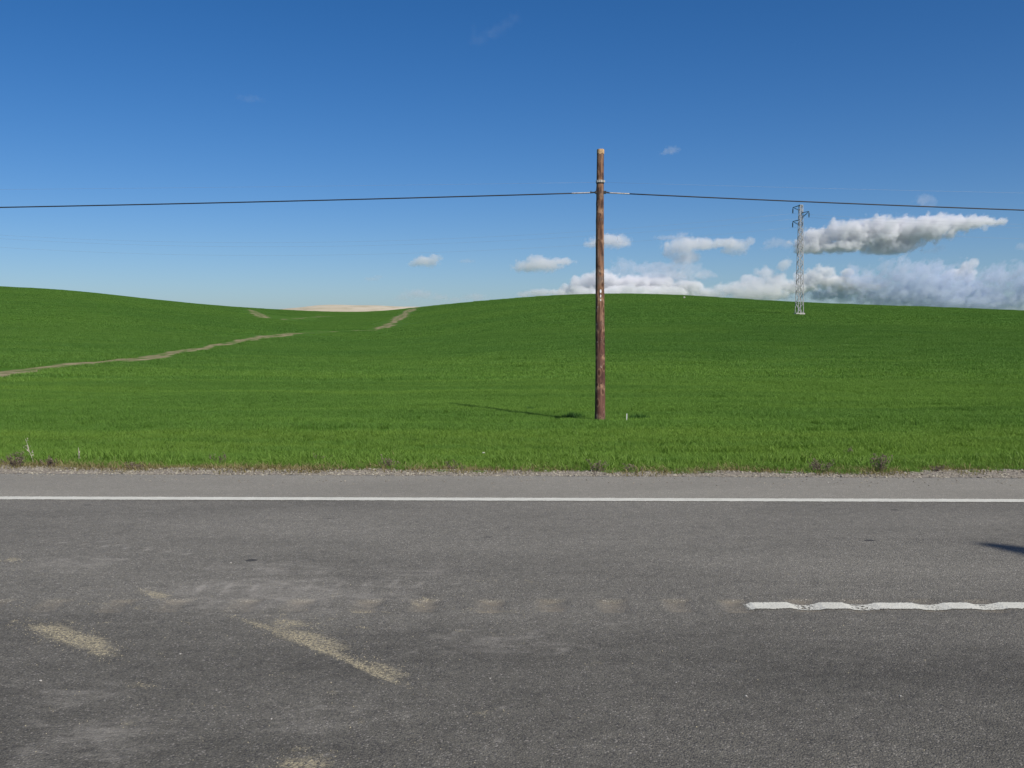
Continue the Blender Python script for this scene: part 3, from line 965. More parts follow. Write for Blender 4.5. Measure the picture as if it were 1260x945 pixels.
M_STRAP = simple_mat('galvanised_strap', (0.52, 0.50, 0.44), 0.45, 0.2, 30, 0.5, 0.4)
M_BLACK = simple_mat('black_rubber', (0.02, 0.02, 0.022), 0.6, 0.2, 20)
M_IRON = simple_mat('dark_iron', (0.05, 0.048, 0.045), 0.5, 0.3, 30, 0.5, 0.5)
def ring(name, z0, z1, out_, mat, lump=0.0):
    vs = []
    n = 36
    prof = [(z0, 0), (z0, out_), (z1, out_), (z1, 0)]
    cx = 0.010 * math.sin(z0 * 0.9 + 1); cy = 0.008 * math.sin(z0 * 1.3)
    for s in range(n):
        a = 2 * math.pi * s / n
        for z, o in prof:
            rr = pole_r(z) * 1.02 + o + (lump * (s % 3 == 0) if o else 0)
            vs.append((cx + rr * math.cos(a), cy + rr * math.sin(a), z))
    fs = []
    for s in range(n):
        t = (s + 1) % n
        for k in range(3):
            fs.append((s * 4 + k, t * 4 + k, t * 4 + k + 1, s * 4 + k + 1))
    return link_obj(name, pydata(name, vs, fs), mat, pole)
ring('metal_band', pole_h(224.8), pole_h(222.0), 0.006, M_STRAP, 0.004)
ring('rubber_band', pole_h(226.2), pole_h(225.0), 0.004, M_BLACK)
# rivets that break the band into bright sections
for s in range(-3, 4):
    a = -math.pi / 2 + s * 0.42
    z = pole_h(223.4); rr = pole_r(z) * 1.02 + 0.010
    m = MB(); m.bar((rr * math.cos(a), rr * math.sin(a), z - 0.02), (rr * math.cos(a), rr * math.sin(a), z + 0.02), 0.012, 0.012)
    m.build('band_clip', M_STRAP, pole)
# number plates nailed one above the other
M_TAG = simple_mat('white_enamel', (0.78, 0.78, 0.76), 0.4, 0.06, 30)
for py0, py1, w_ in ((356.2, 361.0, 0.034), (362.6, 366.4, 0.024), (368.2, 370.6, 0.022)):
    z0, z1 = pole_h(py1), pole_h(py0)
    yy = -pole_r(z0) * 1.03 - 0.004
    m = MB()
    n = 10
    vs = [(w_ / 2 * math.cos(2 * math.pi * i / n), 0, (z1 - z0) / 2 * math.sin(2 * math.pi * i / n)) for i in range(n)]
    vs2 = [(x, -0.004, z) for x, _, z in vs]
    m.add((vs + vs2, [tuple(range(n)), tuple(range(2 * n - 1, n - 1, -1))] + [(i, i + n, (i + 1) % n + n, (i + 1) % n) for i in range(n)]))
    m.build('number_tag', M_TAG, pole, loc=(0.004, yy, (z0 + z1) / 2))
# cable bracket: through bolt with eye and hook on the left side
zb = pole_h(236.8)
m = MB(); m.bar((-0.19, -0.01, zb), (0.15, -0.01, zb), 0.022); m.bar((-0.195, -0.01, zb - 0.012), (-0.185, -0.01, zb + 0.03), 0.014)
m.bar((-pole_r(zb) - 0.01, -0.045, zb), (-pole_r(zb) - 0.01, 0.025, zb), 0.05); m.bar((pole_r(zb) + 0.01, -0.045, zb), (pole_r(zb) + 0.01, 0.025, zb), 0.05)
m.build('cable_bracket', M_IRON, pole)

# ---------------------------------------------------------------- cables along the road
M_CABLE = simple_mat('black_cable_sheath', (0.022, 0.023, 0.026), 0.5, 0.2, 8)
M_GRIP = simple_mat('pale_spiral_grip', (0.42, 0.40, 0.38), 0.5, 0.3, 30, 0.5, 0.3)
M_WIRE = simple_mat('thin_bright_wire', (0.34, 0.36, 0.38), 0.5, 0.1, 10, 0.4, 0.4)
PW = Vector((POLE_B.x, POLE_B.y, POLE_B.z))
def span(px_end, py_end, zstart, length=46.0):
    """parabola from the pole through the point seen at the picture edge"""
    d = ray(px_end, py_end); t = PW.y / d.y
    xe, ze = d.x * t - PW.x, CAM_H + d.z * t
    s = abs(xe); sg = 1 if xe > 0 else -1
    drop = zstart - ze
    a = drop / (s * (1 - s / length))           # slope at the pole, span ends level with the start
    return lambda q: Vector((PW.x + sg * q, PW.y, zstart - a * q * (1 - q / length)))
cz = PW.z + zb
cab = tag(empty('overhead_cable', (PW.x, PW.y, cz)), 'thick black overhead cable strung through the bracket near the top of the wooden pole', 'cable')
def tube_obj(name, path, rad, mat, parent, sides=8):
    o0 = parent.location if parent else Vector((0, 0, 0))
    vs, fs = tube([p - o0 for p in path], rad, sides)
    return link_obj(name, pydata(name, [tuple(v) for v in vs], fs, True), mat, parent)
for (ex, ey) in ((0, 255.2), (1260, 258.6)):
    f = span(ex, ey, cz, 60.0 if ex else 60.0)
    tube_obj('cable_span', [f(q) for q in np.linspace(0.12, 60, 70)], 0.0115, M_CABLE, cab)
    sgn = 1 if ex else -1
    g0, g1 = (0.17, 0.56)
    path = [f(q) for q in np.linspace(g0, g1, 12)]
    core = MB(); core.add(tube([p - cab.location for p in path], 0.0125, 8))
    # spiral wraps
    hel = []
    for i in range(110):
        q = g0 + (g1 - g0) * i / 109; c = f(q); an = i * 0.62
        hel.append(c - cab.location + Vector((0, 0.0135 * math.cos(an), 0.0135 * math.sin(an))))
    core.add(tube(hel, 0.0035, 5))
    core.build('spiral_grip', M_GRIP, cab, True)
zw = PW.z + pole_h(224.3)
thin = tag(empty('overhead_wire', (PW.x, PW.y, zw)), 'hair thin pale wire at the metal band of the pole, above the black cable', 'wire')
for (ex, ey) in ((0, 233.2), (1260, 237.5)):
    f = span(ex, ey, zw, 60.0)
    tube_obj('wire_span', [f(q) for q in np.linspace(0.085, 60, 50)], 0.0011, M_WIRE, thin, 5)

# ---------------------------------------------------------------- lattice pylon
PB = on_ground(983.5, 387.6)
def pyl_h(py):
    d = ray(983, py); return CAM_H + d.z * PB.y / d.y - PB.z
M_GALV = simple_mat('weathered_galvanised_steel', (0.36, 0.365, 0.36), 0.6, 0.2, 3, 0.4, 0.25)
M_ARM = simple_mat('dark_steel_arm', (0.26, 0.28, 0.28), 0.6, 0.2, 3, 0.4, 0.3)
M_INS = simple_mat('insulator_glass', (0.10, 0.13, 0.13), 0.25, 0.2, 6, 0.5)
M_CONC = simple_mat('pale_concrete', (0.46, 0.44, 0.40), 0.9, 0.15, 6)
pyl = tag(empty('power_pylon', PB), 'slim pale steel lattice pylon on the slope right of the pole, with three short arms', 'pylon')
HP = pyl_h(252.5)
mpp = PB.y / FPX
def hw(z): return mpp * (3.6 * (1 - z / HP) + 1.7 * z / HP) 
ROTP = Matrix.Rotation(math.radians(14), 3, 'Z')
def c4(z, i):
    sx, sy = ((-1, -1), (1, -1), (1, 1), (-1, 1))[i]
    return ROTP @ Vector((sx * hw(z), sy * hw(z), z))
for i in range(4):
    m = MB(); m.bar(c4(-0.2, i), c4(HP, i), 0.068, 0.068); m.build('leg', M_GALV, pyl)
br = MB()
zs = [0]
while zs[-1] < HP - 0.3: zs.append(min(HP, zs[-1] + hw(zs[-1]) * 2.0))
for k in range(len(zs) - 1):
    for i in range(4):
        j = (i + 1) % 4
        a_, b_ = (i, j) if (k + i) % 2 else (j, i)
        br.bar(c4(zs[k], a_), c4(zs[k + 1], b_), 0.04, 0.04)
        if k % 2 == 0: br.bar(c4(zs[k] + .01, i), c4(zs[k] + .01, j), 0.035, 0.035)
for i in range(4): br.bar(c4(HP, i), c4(HP, (i + 1) % 4), 0.09, 0.09)
br_o = br.build('bracing', M_GALV, pyl); br_o['kind'] = 'stuff'
m = MB(); m.bar((0, 0, -0.6), (0, 0, 0.22), hw(0) * 2 + 0.35, hw(0) * 2 + 0.35, up=(0, 1, 0)); m.build('footing', M_CONC, pyl)
m = MB(); m.bar(ROTP @ Vector((-.28, -hw(3.2) - .06, 3.0)), ROTP @ Vector((-.28, -hw(3.2) - .06, 3.0)) + Vector((0, 0, .35)), 0.4, 0.04, up=(0, 1, 0)); m.build('warning_plate', M_ARM, pyl)
arm_tips = []
for py_r, py_t, side in ((252.8, 254.2, -1), (261.6, 261.4, 1), (270.6, 271.6, -1)):
    zr, zt = pyl_h(py_r), pyl_h(py_t)
    reach = mpp * (7.0 if side < 0 else 7.2)
    # the arm points out sideways and away, so it is seen foreshortened
    tip = Vector((side * reach, -side * 0.9, zt))
    arm = MB()
    roots = [ROTP @ Vector((side * hw(zr), s * hw(zr), zr)) for s in (-1, 1)]
    low = [ROTP @ Vector((side * hw(zr - .55), s * hw(zr - .55), zr - .55)) for s in (-1, 1)]
    for q in roots: arm.bar(q, tip, 0.075, 0.07)
    for q in low: arm.bar(q, tip, 0.035, 0.035)
    arm.bar((roots[0] + tip) / 2, (roots[1] + tip) / 2, 0.06)
    ao = arm.build('cross_arm', M_ARM, pyl)
    ins = MB()
    L = mpp * 7.2
    ins.add(tube([tip, tip - Vector((0, 0, L))], 0.03, 6))
    for k in range(9):
        zz = tip - Vector((0, 0, L * (0.22 + 0.075 * k)))
        ins.add(tube([zz, zz - Vector((0, 0, 0.04)), zz - Vector((0, 0, 0.06))], [0.03, 0.085, 0.03], 8))
    io = ins.build('insulator_string', M_INS, ao)
    arm_tips.append(PB + tip - Vector((0, 0, L)))
for tip, lab in zip(arm_tips, ('uppermost faint power line from the top left arm of the lattice pylon', 'middle faint power line from the only right arm of the lattice pylon', 'lowest faint power line from the lower left arm of the lattice pylon')):
    dirv = Vector((-0.97, 0.16, 0)).normalized()
    m = MB()
    for sg in (-1, 1):
        pts = []
        for q in np.linspace(0, 150, 40):
            pts.append(Vector((sg * dirv.x * q, sg * dirv.y * q, -4.4 * (q / 75) * (2 - q / 75) + (0.03 * q))))
        m.add(tube(pts, 0.006, 5))
    o = m.build('power_line', M_WIRE, None, True, loc=tip)
    tag(o, lab, 'power line', 'power lines carried by the pylon')

# ---------------------------------------------------------------- dry weeds
M_WEED = simple_mat('dark_dry_stalk', (0.135, 0.105, 0.085), 0.95, 0.35, 20, 0.05)
M_PALE = simple_mat('bleached_stalk', (0.42, 0.38, 0.31), 0.9, 0.2, 20, 0.05)
def weed(px, py, hpx, spread, nst, label, mat, seed, lean=0.0, thick=0.003, name='dry_weed', fuzz=True):
    g0 = on_ground(px, py) if py < 574 else None
    if g0 is None:
        d = ray(px, py); y = max(d.y * (CAM_H / -d.z), 0)
        x = d.x / d.y * y
        y = max(y, float(edge_gravel(x)) + 0.05)
        g0 = Vector((x, y, float(terrain(x, y))))
    h = hpx * g0.y / FPX
    rr = random.Random(seed)
    root = tag(empty(name, g0), label, 'weed', 'dry weeds on the verge')
    for i in range(nst):
        m = MB(); fz = MB()
        a = rr.uniform(0, 6.28); l_ = rr.uniform(0.05, 1) * spread
        hh = h * rr.uniform(0.55, 1.0) if nst > 1 else h
        tip = Vector((math.cos(a) * l_ + lean * hh, math.sin(a) * l_ * .6, hh))
        b0 = Vector((math.cos(a) * l_ * .25, math.sin(a) * l_ * .2, -0.02))
        pts = [b0.lerp(tip, t) + Vector((rr.uniform(-1, 1), rr.uniform(-1, 1), 0)) * 0.012 * t for t in np.linspace(0, 1, 6)]
        m.add(tube(pts, [thick * (1.2 - .8 * t) for t in np.linspace(0, 1, 6)], 5))
        for k in range(rr.randint(3, 6)):
            t = rr.uniform(.35, .95); p0 = b0.lerp(tip, t); L = hh * rr.uniform(.10, .26)
            a2 = rr.uniform(0, 6.28); p1 = p0 + Vector((math.cos(a2) * .7, math.sin(a2) * .7, .8)) * L
            m.add(tube([p0, p0.lerp(p1, .5) + Vector((0, 0, -.01)), p1], [thick * .6, thick * .5, thick * .3], 4))
            if fuzz:
                for _ in range(4):
                    c = p0.lerp(p1, rr.uniform(.4, 1.05)) + Vector((rr.gauss(0, .012), rr.gauss(0, .012), rr.gauss(0, .012)))
                    s = rr.uniform(.005, .012); u = Vector((rr.gauss(0, 1), rr.gauss(0, 1), rr.gauss(0, 1))).normalized(); v = u.orthogonal().normalized()
                    fz.add(([c - u * s, c + v * s * .6, c + u * s, c - v * s * .6], [(0, 1, 2, 3)]))
        m.build('stalk', mat, root)
        if fuzz and fz.v: fz.build('seed_heads', mat, root)['kind'] = 'stuff'
    return root
weed(42, 572, 32, 0.03, 1, 'pale leaning dry stalk with branched tip at the left end of the verge', M_PALE, 1, -0.40, 0.0042)
weed(97, 572, 21, 0.01, 1, 'single upright bleached stalk on the left verge', M_PALE, 2, -0.03, 0.006, fuzz=False)
weed(20, 574, 22, 0.22, 16, 'wide dark brown dry weed at the far left corner of the verge', M_WEED, 3)
weed(62, 574, 14, 0.16, 9, 'low dark dry weed just right of the leaning pale stalk', M_WEED, 4)
weed(165, 577, 12, 0.14, 8, 'small dark weed near the straw of the left verge', M_WEED, 5)
weed(270, 573, 15, 0.16, 7, 'sparse brown weed among grass, third of the way along the verge', M_WEED, 6)
weed(395, 573, 14, 0.14, 7, 'thin dry weed on the verge left of the white stone', M_WEED, 7)
weed(480, 576, 18, 0.22, 9, 'spreading grey dry weed on the verge nearest left of the white stone', M_WEED, 8)
weed(560, 577, 12, 0.14, 6, 'little dark weed at the verge front left of the pole', M_WEED, 9)
weed(735, 580, 17, 0.16, 9, 'grey dry weed at the verge front straight below the pole', M_WEED, 10)
weed(780, 580, 12, 0.18, 8, 'low brown weed at the verge front just right of the pole', M_WEED, 11)
weed(1008, 581, 20, 0.20, 14, 'broad dark dry weed on the right verge below the pylon', M_WEED, 12)
weed(1048, 564, 14, 0.12, 6, 'small dry weed deeper in the grass right of the pylon line', M_WEED, 13)
weed(1082, 581, 27, 0.16, 14, 'tallest dark dry weed on the right verge', M_WEED, 14)
weed(1160, 582, 9, 0.12, 6, 'tiny dark weed right of the tallest weed on the right verge', M_WEED, 15)

# ---------------------------------------------------------------- stones, stake
M_GREY = simple_mat('grey_pebble', (0.40, 0.38, 0.34), 0.9, 0.2, 14)
M_STONE = simple_mat('pale_limestone', (0.56, 0.53, 0.46), 0.9, 0.15, 14)
def stone(px, py, size, label, seed, onroad=False, lift=0.5, mat=None):
    g0 = on_road(px, py) if onroad else on_ground(px, py)
    me = pebble_mesh(seed, 2); o = link_obj('stone', me, mat or (M_GREY if onroad else M_STONE), None, g0 + Vector((0, 0, size * (0.35 if onroad else lift))))
    o.scale = (size, size, size); o.rotation_euler = (0, 0, seed)
    return tag(o, label, 'stone')
stone(595, 565, 0.022, 'white stone lying in the grass of the verge left of the pole', 71, lift=4.0)
stone(842, 367.5, 0.20, 'white boulder near the crest of the hill right of the pole', 72, lift=1.0)
stone(832, 840, 0.0043, 'white pebble on the asphalt below the centre', 73, True)
stone(222, 805, 0.0052, 'pale pebble on the asphalt among the sand streaks at the left', 74, True)
stone(284, 693, 0.0069, 'pale pebble on the far lane at the left', 75, True)
stone(50, 838, 0.0061, 'pale pebble on the asphalt in the lower left', 76, True)
stone(334, 885, 0.0039, 'tiny bright pebble near the bottom, left of centre', 77, True)
stone(918, 857, 0.0052, 'pale pebble on the asphalt below the left end of the white dash', 78, True)
stone(1108, 857, 0.0057, 'pale pebble on the asphalt below the white dash at the right', 79, True)
stone(1019, 594, 0.0078, 'white pebble on the paved shoulder at the right', 80, True)
stone(603, 835, 0.0039, 'tiny white pebble on the asphalt under the milled grooves', 81, True)
sb = on_ground(771, 521)
m = MB(); m.bar((0, 0, -0.05), (0.005, 0, 0.185), 0.013, 0.011); m.bar((0.005, 0, 0.185), (0.006, 0, 0.195), 0.009, 0.007)
tag(m.build('marker_stake', M_TAG, None, False, sb), 'short white stake in the wheat just right of the pole foot', 'stake')

# ---------------------------------------------------------------- coarse tufts beside the pole foot
M_TUFT = mat_blade('coarse_grass', rgb(0.055, 0.135, 0.024), rgb(0.035, 0.095, 0.018))  # dark leaf colour of the left tufts deepens the pole's shadow
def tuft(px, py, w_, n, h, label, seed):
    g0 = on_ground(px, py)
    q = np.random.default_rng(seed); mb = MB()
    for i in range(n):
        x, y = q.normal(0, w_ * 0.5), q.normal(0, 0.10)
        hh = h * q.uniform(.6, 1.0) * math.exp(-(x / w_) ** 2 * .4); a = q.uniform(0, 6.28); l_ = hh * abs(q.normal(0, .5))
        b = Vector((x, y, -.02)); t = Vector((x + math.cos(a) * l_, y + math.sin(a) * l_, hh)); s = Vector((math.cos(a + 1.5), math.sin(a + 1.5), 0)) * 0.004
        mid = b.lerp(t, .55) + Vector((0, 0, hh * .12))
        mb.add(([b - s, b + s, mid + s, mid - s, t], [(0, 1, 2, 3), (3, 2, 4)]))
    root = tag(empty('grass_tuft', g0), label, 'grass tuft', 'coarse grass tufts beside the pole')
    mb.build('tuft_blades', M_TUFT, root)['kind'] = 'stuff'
tuft(705, 517.5, 0.24, 420, 0.20, 'dark coarse grass tuft left of the pole foot, added to deepen its shadow', 1)
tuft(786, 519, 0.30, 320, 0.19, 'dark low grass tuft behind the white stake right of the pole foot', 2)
tuft(652, 508, 0.16, 160, 0.17, 'small dark grass tuft deepening the shadow of the pole halfway along', 3)

# ---------------------------------------------------------------- roadside tree (outside the picture; its shadow reaches the road)
TIP = on_road(1200, 667)
TH = 9.6
hor = Vector((SUN_DIR.x, SUN_DIR.y, 0)).normalized()
TB = Vector((TIP.x, TIP.y, 0)) + hor * (TH / math.tan(SUN_EL)); TB.z = -0.05
tree = tag(empty('roadside_tree', TB), 'slender leafy roadside tree whose shadow tip falls on the road at the right', 'tree')
M_BARK = simple_mat('tree_bark', (0.10, 0.075, 0.055), 0.95, 0.3, 8)
M_LEAF = mat_blade('tree_leaf', rgb(0.07, 0.11, 0.03), rgb(0.04, 0.075, 0.02))
m = MB()
m.add(tube([Vector((0, 0, -0.2)), Vector((.04, .02, 1.6)), Vector((-.03, .05, 3.6)), Vector((.02, 0, 5.4)), Vector((0, 0, 9.0))], [.15, .12, .09, .05, .015], 10))
tr_r = random.Random(5)
for k in range(22):
    z = 1.9 + 6.6 * k / 22; a = k * 2.4; L = 1.35 * (1 - (z - 1.9) / 7.6) + .15
    p0 = Vector((0, 0, z)); p1 = p0 + Vector((math.cos(a) * L, math.sin(a) * L, L * .6))
    m.add(tube([p0, p0.lerp(p1, .5) + Vector((0, 0, -.05)), p1], [.035, .022, .008], 6))
m.build('trunk', M_BARK, tree)
fo = MB()
for k in range(6800):
    z = 1.7 + 7.85 * tr_r.random() ** 1.1
    rm = 1.45 * (1 - (z - 1.7) / 7.95) ** 0.8
    a = tr_r.uniform(0, 6.28); q = rm * math.sqrt(tr_r.random()) * (0.75 + 0.25 * math.sin(3 * a + z * 2))
    c = Vector((math.cos(a) * q, math.sin(a) * q, z)); s = tr_r.uniform(.05, .10)
    u = Vector((tr_r.gauss(0, 1), tr_r.gauss(0, 1), tr_r.gauss(0, 1))).normalized(); v = u.orthogonal().normalized()
    fo.add(([c - u * s, c + v * s * .5, c + u * s, c - v * s * .5], [(0, 1, 2, 3)]))
fo.build('crown', M_LEAF, tree)['kind'] = 'stuff'

# ---------------------------------------------------------------- clouds (real volumes, far away)
CLOUD_D = 3200.0
def mat_cloud(name, dens, col=(1, 1, 1)):
    mt, N, out = new_mat(name)
    v = N.n('ShaderNodeVolumePrincipled')
    v.inputs['Color'].default_value = (*col, 1)
    v.inputs['Density'].default_value = dens
    v.inputs['Density Attribute'].default_value = 'density'
    v.inputs['Anisotropy'].default_value = 0.0
    N.link(v.outputs[0], out.inputs['Volume'])
    return mt

def cloud(puffs, mat, label, amp=0.55, nscale=1.0, base=None, res=3.0, soft=0.22, depth=0.75, lean=0.6, grow=1.15, D=CLOUD_D, seed=0.0, detail=6.0, thick=0.0):
    """puffs: (px, py, half width px, half height px) seen from the road, built as ellipsoids at distance D"""
    k = D / FPX
    P = []
    for (px, py, rx, ry) in puffs:
        d = ray(px, py); t = D / d.y
        P.append((d.x * t, D + random.uniform(-0.25, 0.25) * rx * k * depth, CAM_H + d.z * t, rx * k * grow, rx * k * depth * grow, ry * k * grow))
    P = np.array(P)
    lo = (P[:, :3] - P[:, 3:] * 1.35).min(0); hi = (P[:, :3] + P[:, 3:] * 1.35).max(0)
    cen = (lo + hi) / 2
    sh_ = lean * (hi[2] - lo[2]) / 2
    lo[1] -= sh_; hi[1] += sh_
    vol = bpy.data.volumes.new('cloud')
    o = bpy.data.objects.new('cloud', vol)
    o.location = cen
    COL.objects.link(o)
    lo, hi = lo - cen, hi - cen
    tr = bpy.data.node_groups.new('cloud_shape', 'GeometryNodeTree')
    tr.interface.new_socket('Geometry', in_out='INPUT', socket_type='NodeSocketGeometry')
    tr.interface.new_socket('Geometry', in_out='OUTPUT', socket_type='NodeSocketGeometry')
    N = NT(tr)
    go = N.n('NodeGroupOutput')
    pos = N.n('GeometryNodeInputPosition').outputs[0]
    med = float(np.median(P[:, 5]))
    # tops are sheared towards the road so they shade the fronts below
    sx_ = N.n('ShaderNodeSeparateXYZ'); N.link(pos, sx_.inputs[0])
    cb_ = N.n('ShaderNodeCombineXYZ'); N.link(sx_.outputs[0], cb_.inputs[0]); N.link(sx_.outputs[2], cb_.inputs[2])
    N.link(N.m('ADD', sx_.outputs[1], N.m('MULTIPLY', sx_.outputs[2], lean)), cb_.inputs[1])
    pos = cb_.outputs[0]
    warp = N.noise(N.v('ADD', pos, (seed, seed * 1.7, 3.0)), 0.9 / (med * 2.2) * nscale, 2, 0.5, col=True)
    wp = N.v('ADD', pos, N.v('SCALE', N.v('SUBTRACT', warp, (0.5, 0.5, 0.5)), scale=med * 0.9))
    acc = None
    for (x, y, z, a, b, c) in P:
        q = N.v('SUBTRACT', wp, tuple(np.array((x, y, z)) - cen))
        q = N.v('MULTIPLY', q, (1 / a, 1 / b, 1 / c))
        e = N.m('SUBTRACT', 1.0, N.v('LENGTH', q))
        acc = e if acc is None else N.m('SMOOTH_MAX', acc, e, 0.12)
    n1 = N.noise(N.v('ADD', pos, (seed * 3.1, 7.0, seed)), 1.0 / (med * 1.25) * nscale, detail, 0.60)
    # billows: inverted cell noise gives the cauliflower tops
    vo = N.n('ShaderNodeTexVoronoi', feature='SMOOTH_F1')
    N.put(vo.inputs['Vector'], N.v('ADD', pos, (seed, 1.0, seed * 2)))
    vo.inputs['Scale'].default_value = 1.0 / (med * 0.95) * nscale
    vo.inputs['Smoothness'].default_value = 0.35
    vo.inputs['Detail'].default_value = 2.0
    vo.inputs['Roughness'].default_value = 0.5
    bil = N.m('SUBTRACT', 0.45, vo.outputs['Distance'])
    n3 = N.noise(N.v('ADD', pos, (seed * 2.3, 2.0, seed)), 1.0 / (med * 0.42) * nscale, 4, 0.6)
    f = N.m('ADD', acc, N.m('MULTIPLY', N.m('SUBTRACT', n1, 0.52), amp * 1.9))
    f = N.m('ADD', f, N.m('MULTIPLY', bil, amp * 0.75))
    f = N.m('ADD', f, N.m('MULTIPLY', N.m('SUBTRACT', n3, 0.5), amp * 0.9))
    dns = N.ss(f, 0.0, soft, 0.0, 1.0)
    if base is not None:
        d = ray(630, base); zb = CAM_H + d.z * D / d.y - cen[2]
        sp = N.n('ShaderNodeSeparateXYZ'); N.link(pos, sp.inputs[0])
        wob = N.m('MULTIPLY', N.m('SUBTRACT', n1, 0.5), med * 0.5)
        dns = N.m('MULTIPLY', dns, N.ss(N.m('ADD', N.m('SUBTRACT', sp.outputs[2], zb), wob), 0.0, med * 0.30))
    vc = N.n('GeometryNodeVolumeCube')
    N.put(vc.inputs['Density'], dns)
    vc.inputs['Min'].default_value = tuple(lo); vc.inputs['Max'].default_value = tuple(hi)
    for ax, i in zip('XYZ', range(3)):
        vc.inputs['Resolution ' + ax].default_value = int(max(12, min(500, (hi[i] - lo[i]) / (res if ax != 'Y' else res * 1.8))))
    sm = N.n('GeometryNodeSetMaterial'); sm.inputs['Material'].default_value = mat
    N.link(vc.outputs[0], sm.inputs[0]); N.link(sm.outputs[0], go.inputs[0])
    md = o.modifiers.new('shape', 'NODES'); md.node_group = tr
    vol.materials.append(mat)
    tag(o, label, 'cloud', 'clouds drifting beyond the field')
    return o

MC_W = mat_cloud('cloud_dense', 0.06, (0.955, 0.96, 0.98))
MC_S = mat_cloud('cloud_soft', 0.027, (0.95, 0.957, 0.98))
MC_SHADE = mat_cloud('cloud_painted_shade', 0.022, (0.76, 0.83, 0.965))  # grey-blue colour stands in for shade cast by other clouds
MC_V = mat_cloud('cloud_veil', 0.013, (0.84, 0.88, 0.95))
MC_T = mat_cloud('cloud_thin', 0.0095, (0.86, 0.88, 0.94))

cloud([(1008, 296, 26, 15), (1022, 289, 20, 15), (1050, 290, 30, 17), (1058, 279, 14, 9), (1082, 288, 34, 19), (1113, 277, 18, 12), (1110, 288, 36, 20),
       (1136, 272, 15, 9), (1142, 282, 36, 15), (1164, 272, 15, 8), (1180, 277, 32, 9), (1206, 274, 24, 5), (1100, 302, 34, 9), (1000, 304, 22, 8), (1035, 303, 30, 8)],
      MC_W, 'largest grey bottomed cloud floating right of the lattice pylon above the right crest', base=313, seed=1.0, amp=0.66, lean=0.6, res=2.6, grow=1.32)
cloud([(715, 350, 16, 12), (742, 348, 28, 14), (780, 350, 34, 12), (815, 353, 36, 12), (702, 357, 10, 8), (848, 352, 22, 9), (770, 362, 95, 11), (725, 344, 12, 8)],
      MC_W, 'long white cloud bank low behind the hill crest either side of the wooden pole', seed=2.0, amp=0.6)
cloud([(838, 304, 24, 12), (862, 300, 30, 9), (892, 299, 24, 7), (846, 316, 20, 8), (826, 310, 12, 8)],
      MC_S, 'rounded white cloud with a flat tail to the right, midway between pole and pylon', seed=3.0, amp=0.6)
cloud([(908, 304, 16, 10), (918, 298, 12, 7), (898, 308, 12, 5)], MC_S, 'small grey white tuft touching the tail of the rounded cloud left of the pylon', seed=4.0, amp=0.6)
cloud([(750, 296, 26, 9), (764, 299, 16, 7), (728, 300, 12, 5)], MC_S, 'flat pale cloud crossing behind the middle of the wooden pole', seed=5.0, amp=0.6)
cloud([(665, 326, 32, 9), (648, 328, 20, 7), (692, 322, 20, 5), (660, 320, 15, 7)], MC_S, 'separate flat white cloud left of the pole just over the hill', seed=6.0, amp=0.6)
cloud([(524, 322, 19, 7), (534, 318, 12, 6), (512, 324, 11, 4)], MC_S, 'small lens shaped cloud left of the pole over the saddle', seed=7.0, amp=0.6)
cloud([(770, 327, 18, 11), (760, 333, 14, 8), (798, 330, 26, 9), (825, 330, 28, 10), (850, 330, 20, 11), (864, 338, 18, 7), (845, 322, 14, 10), (815, 340, 60, 8)],
      MC_V, 'broken grey blue cloud veil right of the pole under the rounded cloud', seed=8.0, amp=0.8, nscale=1.2)
cloud([(900, 355, 28, 9), (928, 349, 26, 12), (940, 336, 14, 9), (955, 349, 26, 13), (878, 361, 26, 8), (960, 326, 14, 8), (935, 360, 50, 12)],
      MC_S, 'bumpy white cloud group low over the crest left of the pylon foot', seed=9.0, amp=0.65)
cloud([(998, 343, 22, 12), (1012, 336, 16, 10), (1030, 348, 30, 10), (1040, 335, 14, 6), (985, 352, 26, 9), (1060, 352, 30, 7)],
      MC_W, 'bright ragged white cloud low beside the right of the pylon', seed=10.0, amp=0.7)
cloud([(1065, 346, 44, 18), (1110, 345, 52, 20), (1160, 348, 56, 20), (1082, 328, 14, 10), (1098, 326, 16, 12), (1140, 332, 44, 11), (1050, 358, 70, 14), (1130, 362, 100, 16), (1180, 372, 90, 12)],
      MC_SHADE, 'long blue grey cloud bank lying along the right crest', seed=11.0, amp=1.15, lean=1.0, nscale=1.45)
cloud([(1190, 329, 11, 14), (1178, 338, 14, 9), (1196, 338, 11, 9)], MC_W, 'white cloud tower rising from the grey bank at the right', seed=12.0, amp=0.6)
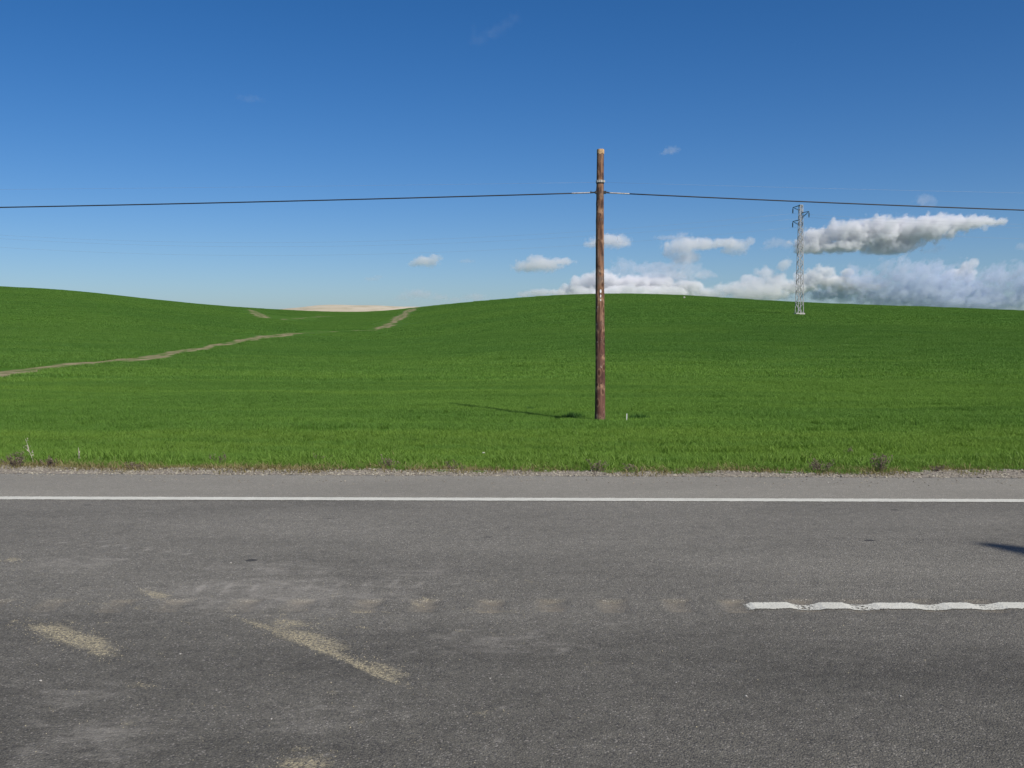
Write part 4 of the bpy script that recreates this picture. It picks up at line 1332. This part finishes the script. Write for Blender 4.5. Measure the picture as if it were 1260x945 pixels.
cloud([(1225, 344, 40, 18), (1270, 342, 46, 20), (1210, 356, 44, 18), (1250, 334, 32, 11), (1290, 358, 60, 20), (1235, 370, 70, 14)],
      MC_SHADE, 'grey cloud bank at the right edge above the lowest part of the crest', seed=13.0, amp=1.15, lean=1.0, nscale=1.45)
cloud([(955, 298, 16, 7), (968, 300, 14, 6), (948, 304, 10, 4)], MC_T, 'faint grey puff just left of the upper pylon', seed=14.0, amp=0.7)
cloud([(1137, 246, 13, 9), (1145, 250, 9, 6)], MC_T, 'small mauve grey puff behind the black cable at the right', seed=15.0, amp=0.7)
cloud([(826, 185, 13, 5), (818, 188, 8, 3)], MC_T, 'lone tiny puff high right of the pole top', seed=16.0, amp=0.7)
cloud([(515, 362, 26, 7), (540, 366, 16, 5), (495, 367, 14, 5), (585, 366, 20, 5), (560, 368, 14, 4)], MC_T, 'thin lilac cloud streaks above the saddle left of the pole', seed=17.0, amp=0.8)
cloud([(663, 360, 22, 5), (680, 359, 14, 4), (645, 362, 12, 4)], MC_S, 'low white sliver peeping over the hill left of the pole', seed=18.0, amp=0.6)
cloud([(456, 343, 12, 3), (465, 340, 8, 2), (574, 322, 12, 3)], MC_T, 'two faint wisps left of the small lens shaped cloud', seed=19.0, amp=0.8)
cloud([(1152, 308, 10, 5), (1158, 305, 7, 4), (1140, 309, 8, 3)], MC_T, 'dark scrap hanging below the large cloud', seed=20.0, amp=0.8)
cloud([(1255, 303, 10, 6), (1268, 305, 12, 6)], MC_T, 'dim grey scrap at the right edge beside the large cloud', seed=21.0, amp=0.7)
cloud([(823, 292, 24, 3), (840, 288, 14, 3)], MC_T, 'grey shred above the rounded cloud between pole and pylon', seed=22.0, amp=0.8)
MC_C = mat_cloud('cloud_cirrus', 0.0012)
cloud([(590, 47, 15, 7), (603, 42, 16, 8), (613, 36, 15, 9), (623, 30, 14, 9), (633, 23, 12, 8), (584, 38, 6, 11)], MC_C, 'faint hooked cirrus wisp at the top of the sky', seed=23.0, amp=0.55, soft=0.8, D=4200.0)
cloud([(308, 121, 20, 4), (296, 119, 10, 3)], MC_C, 'barely visible short wisp high at the left', seed=24.0, amp=0.9, D=4200.0)
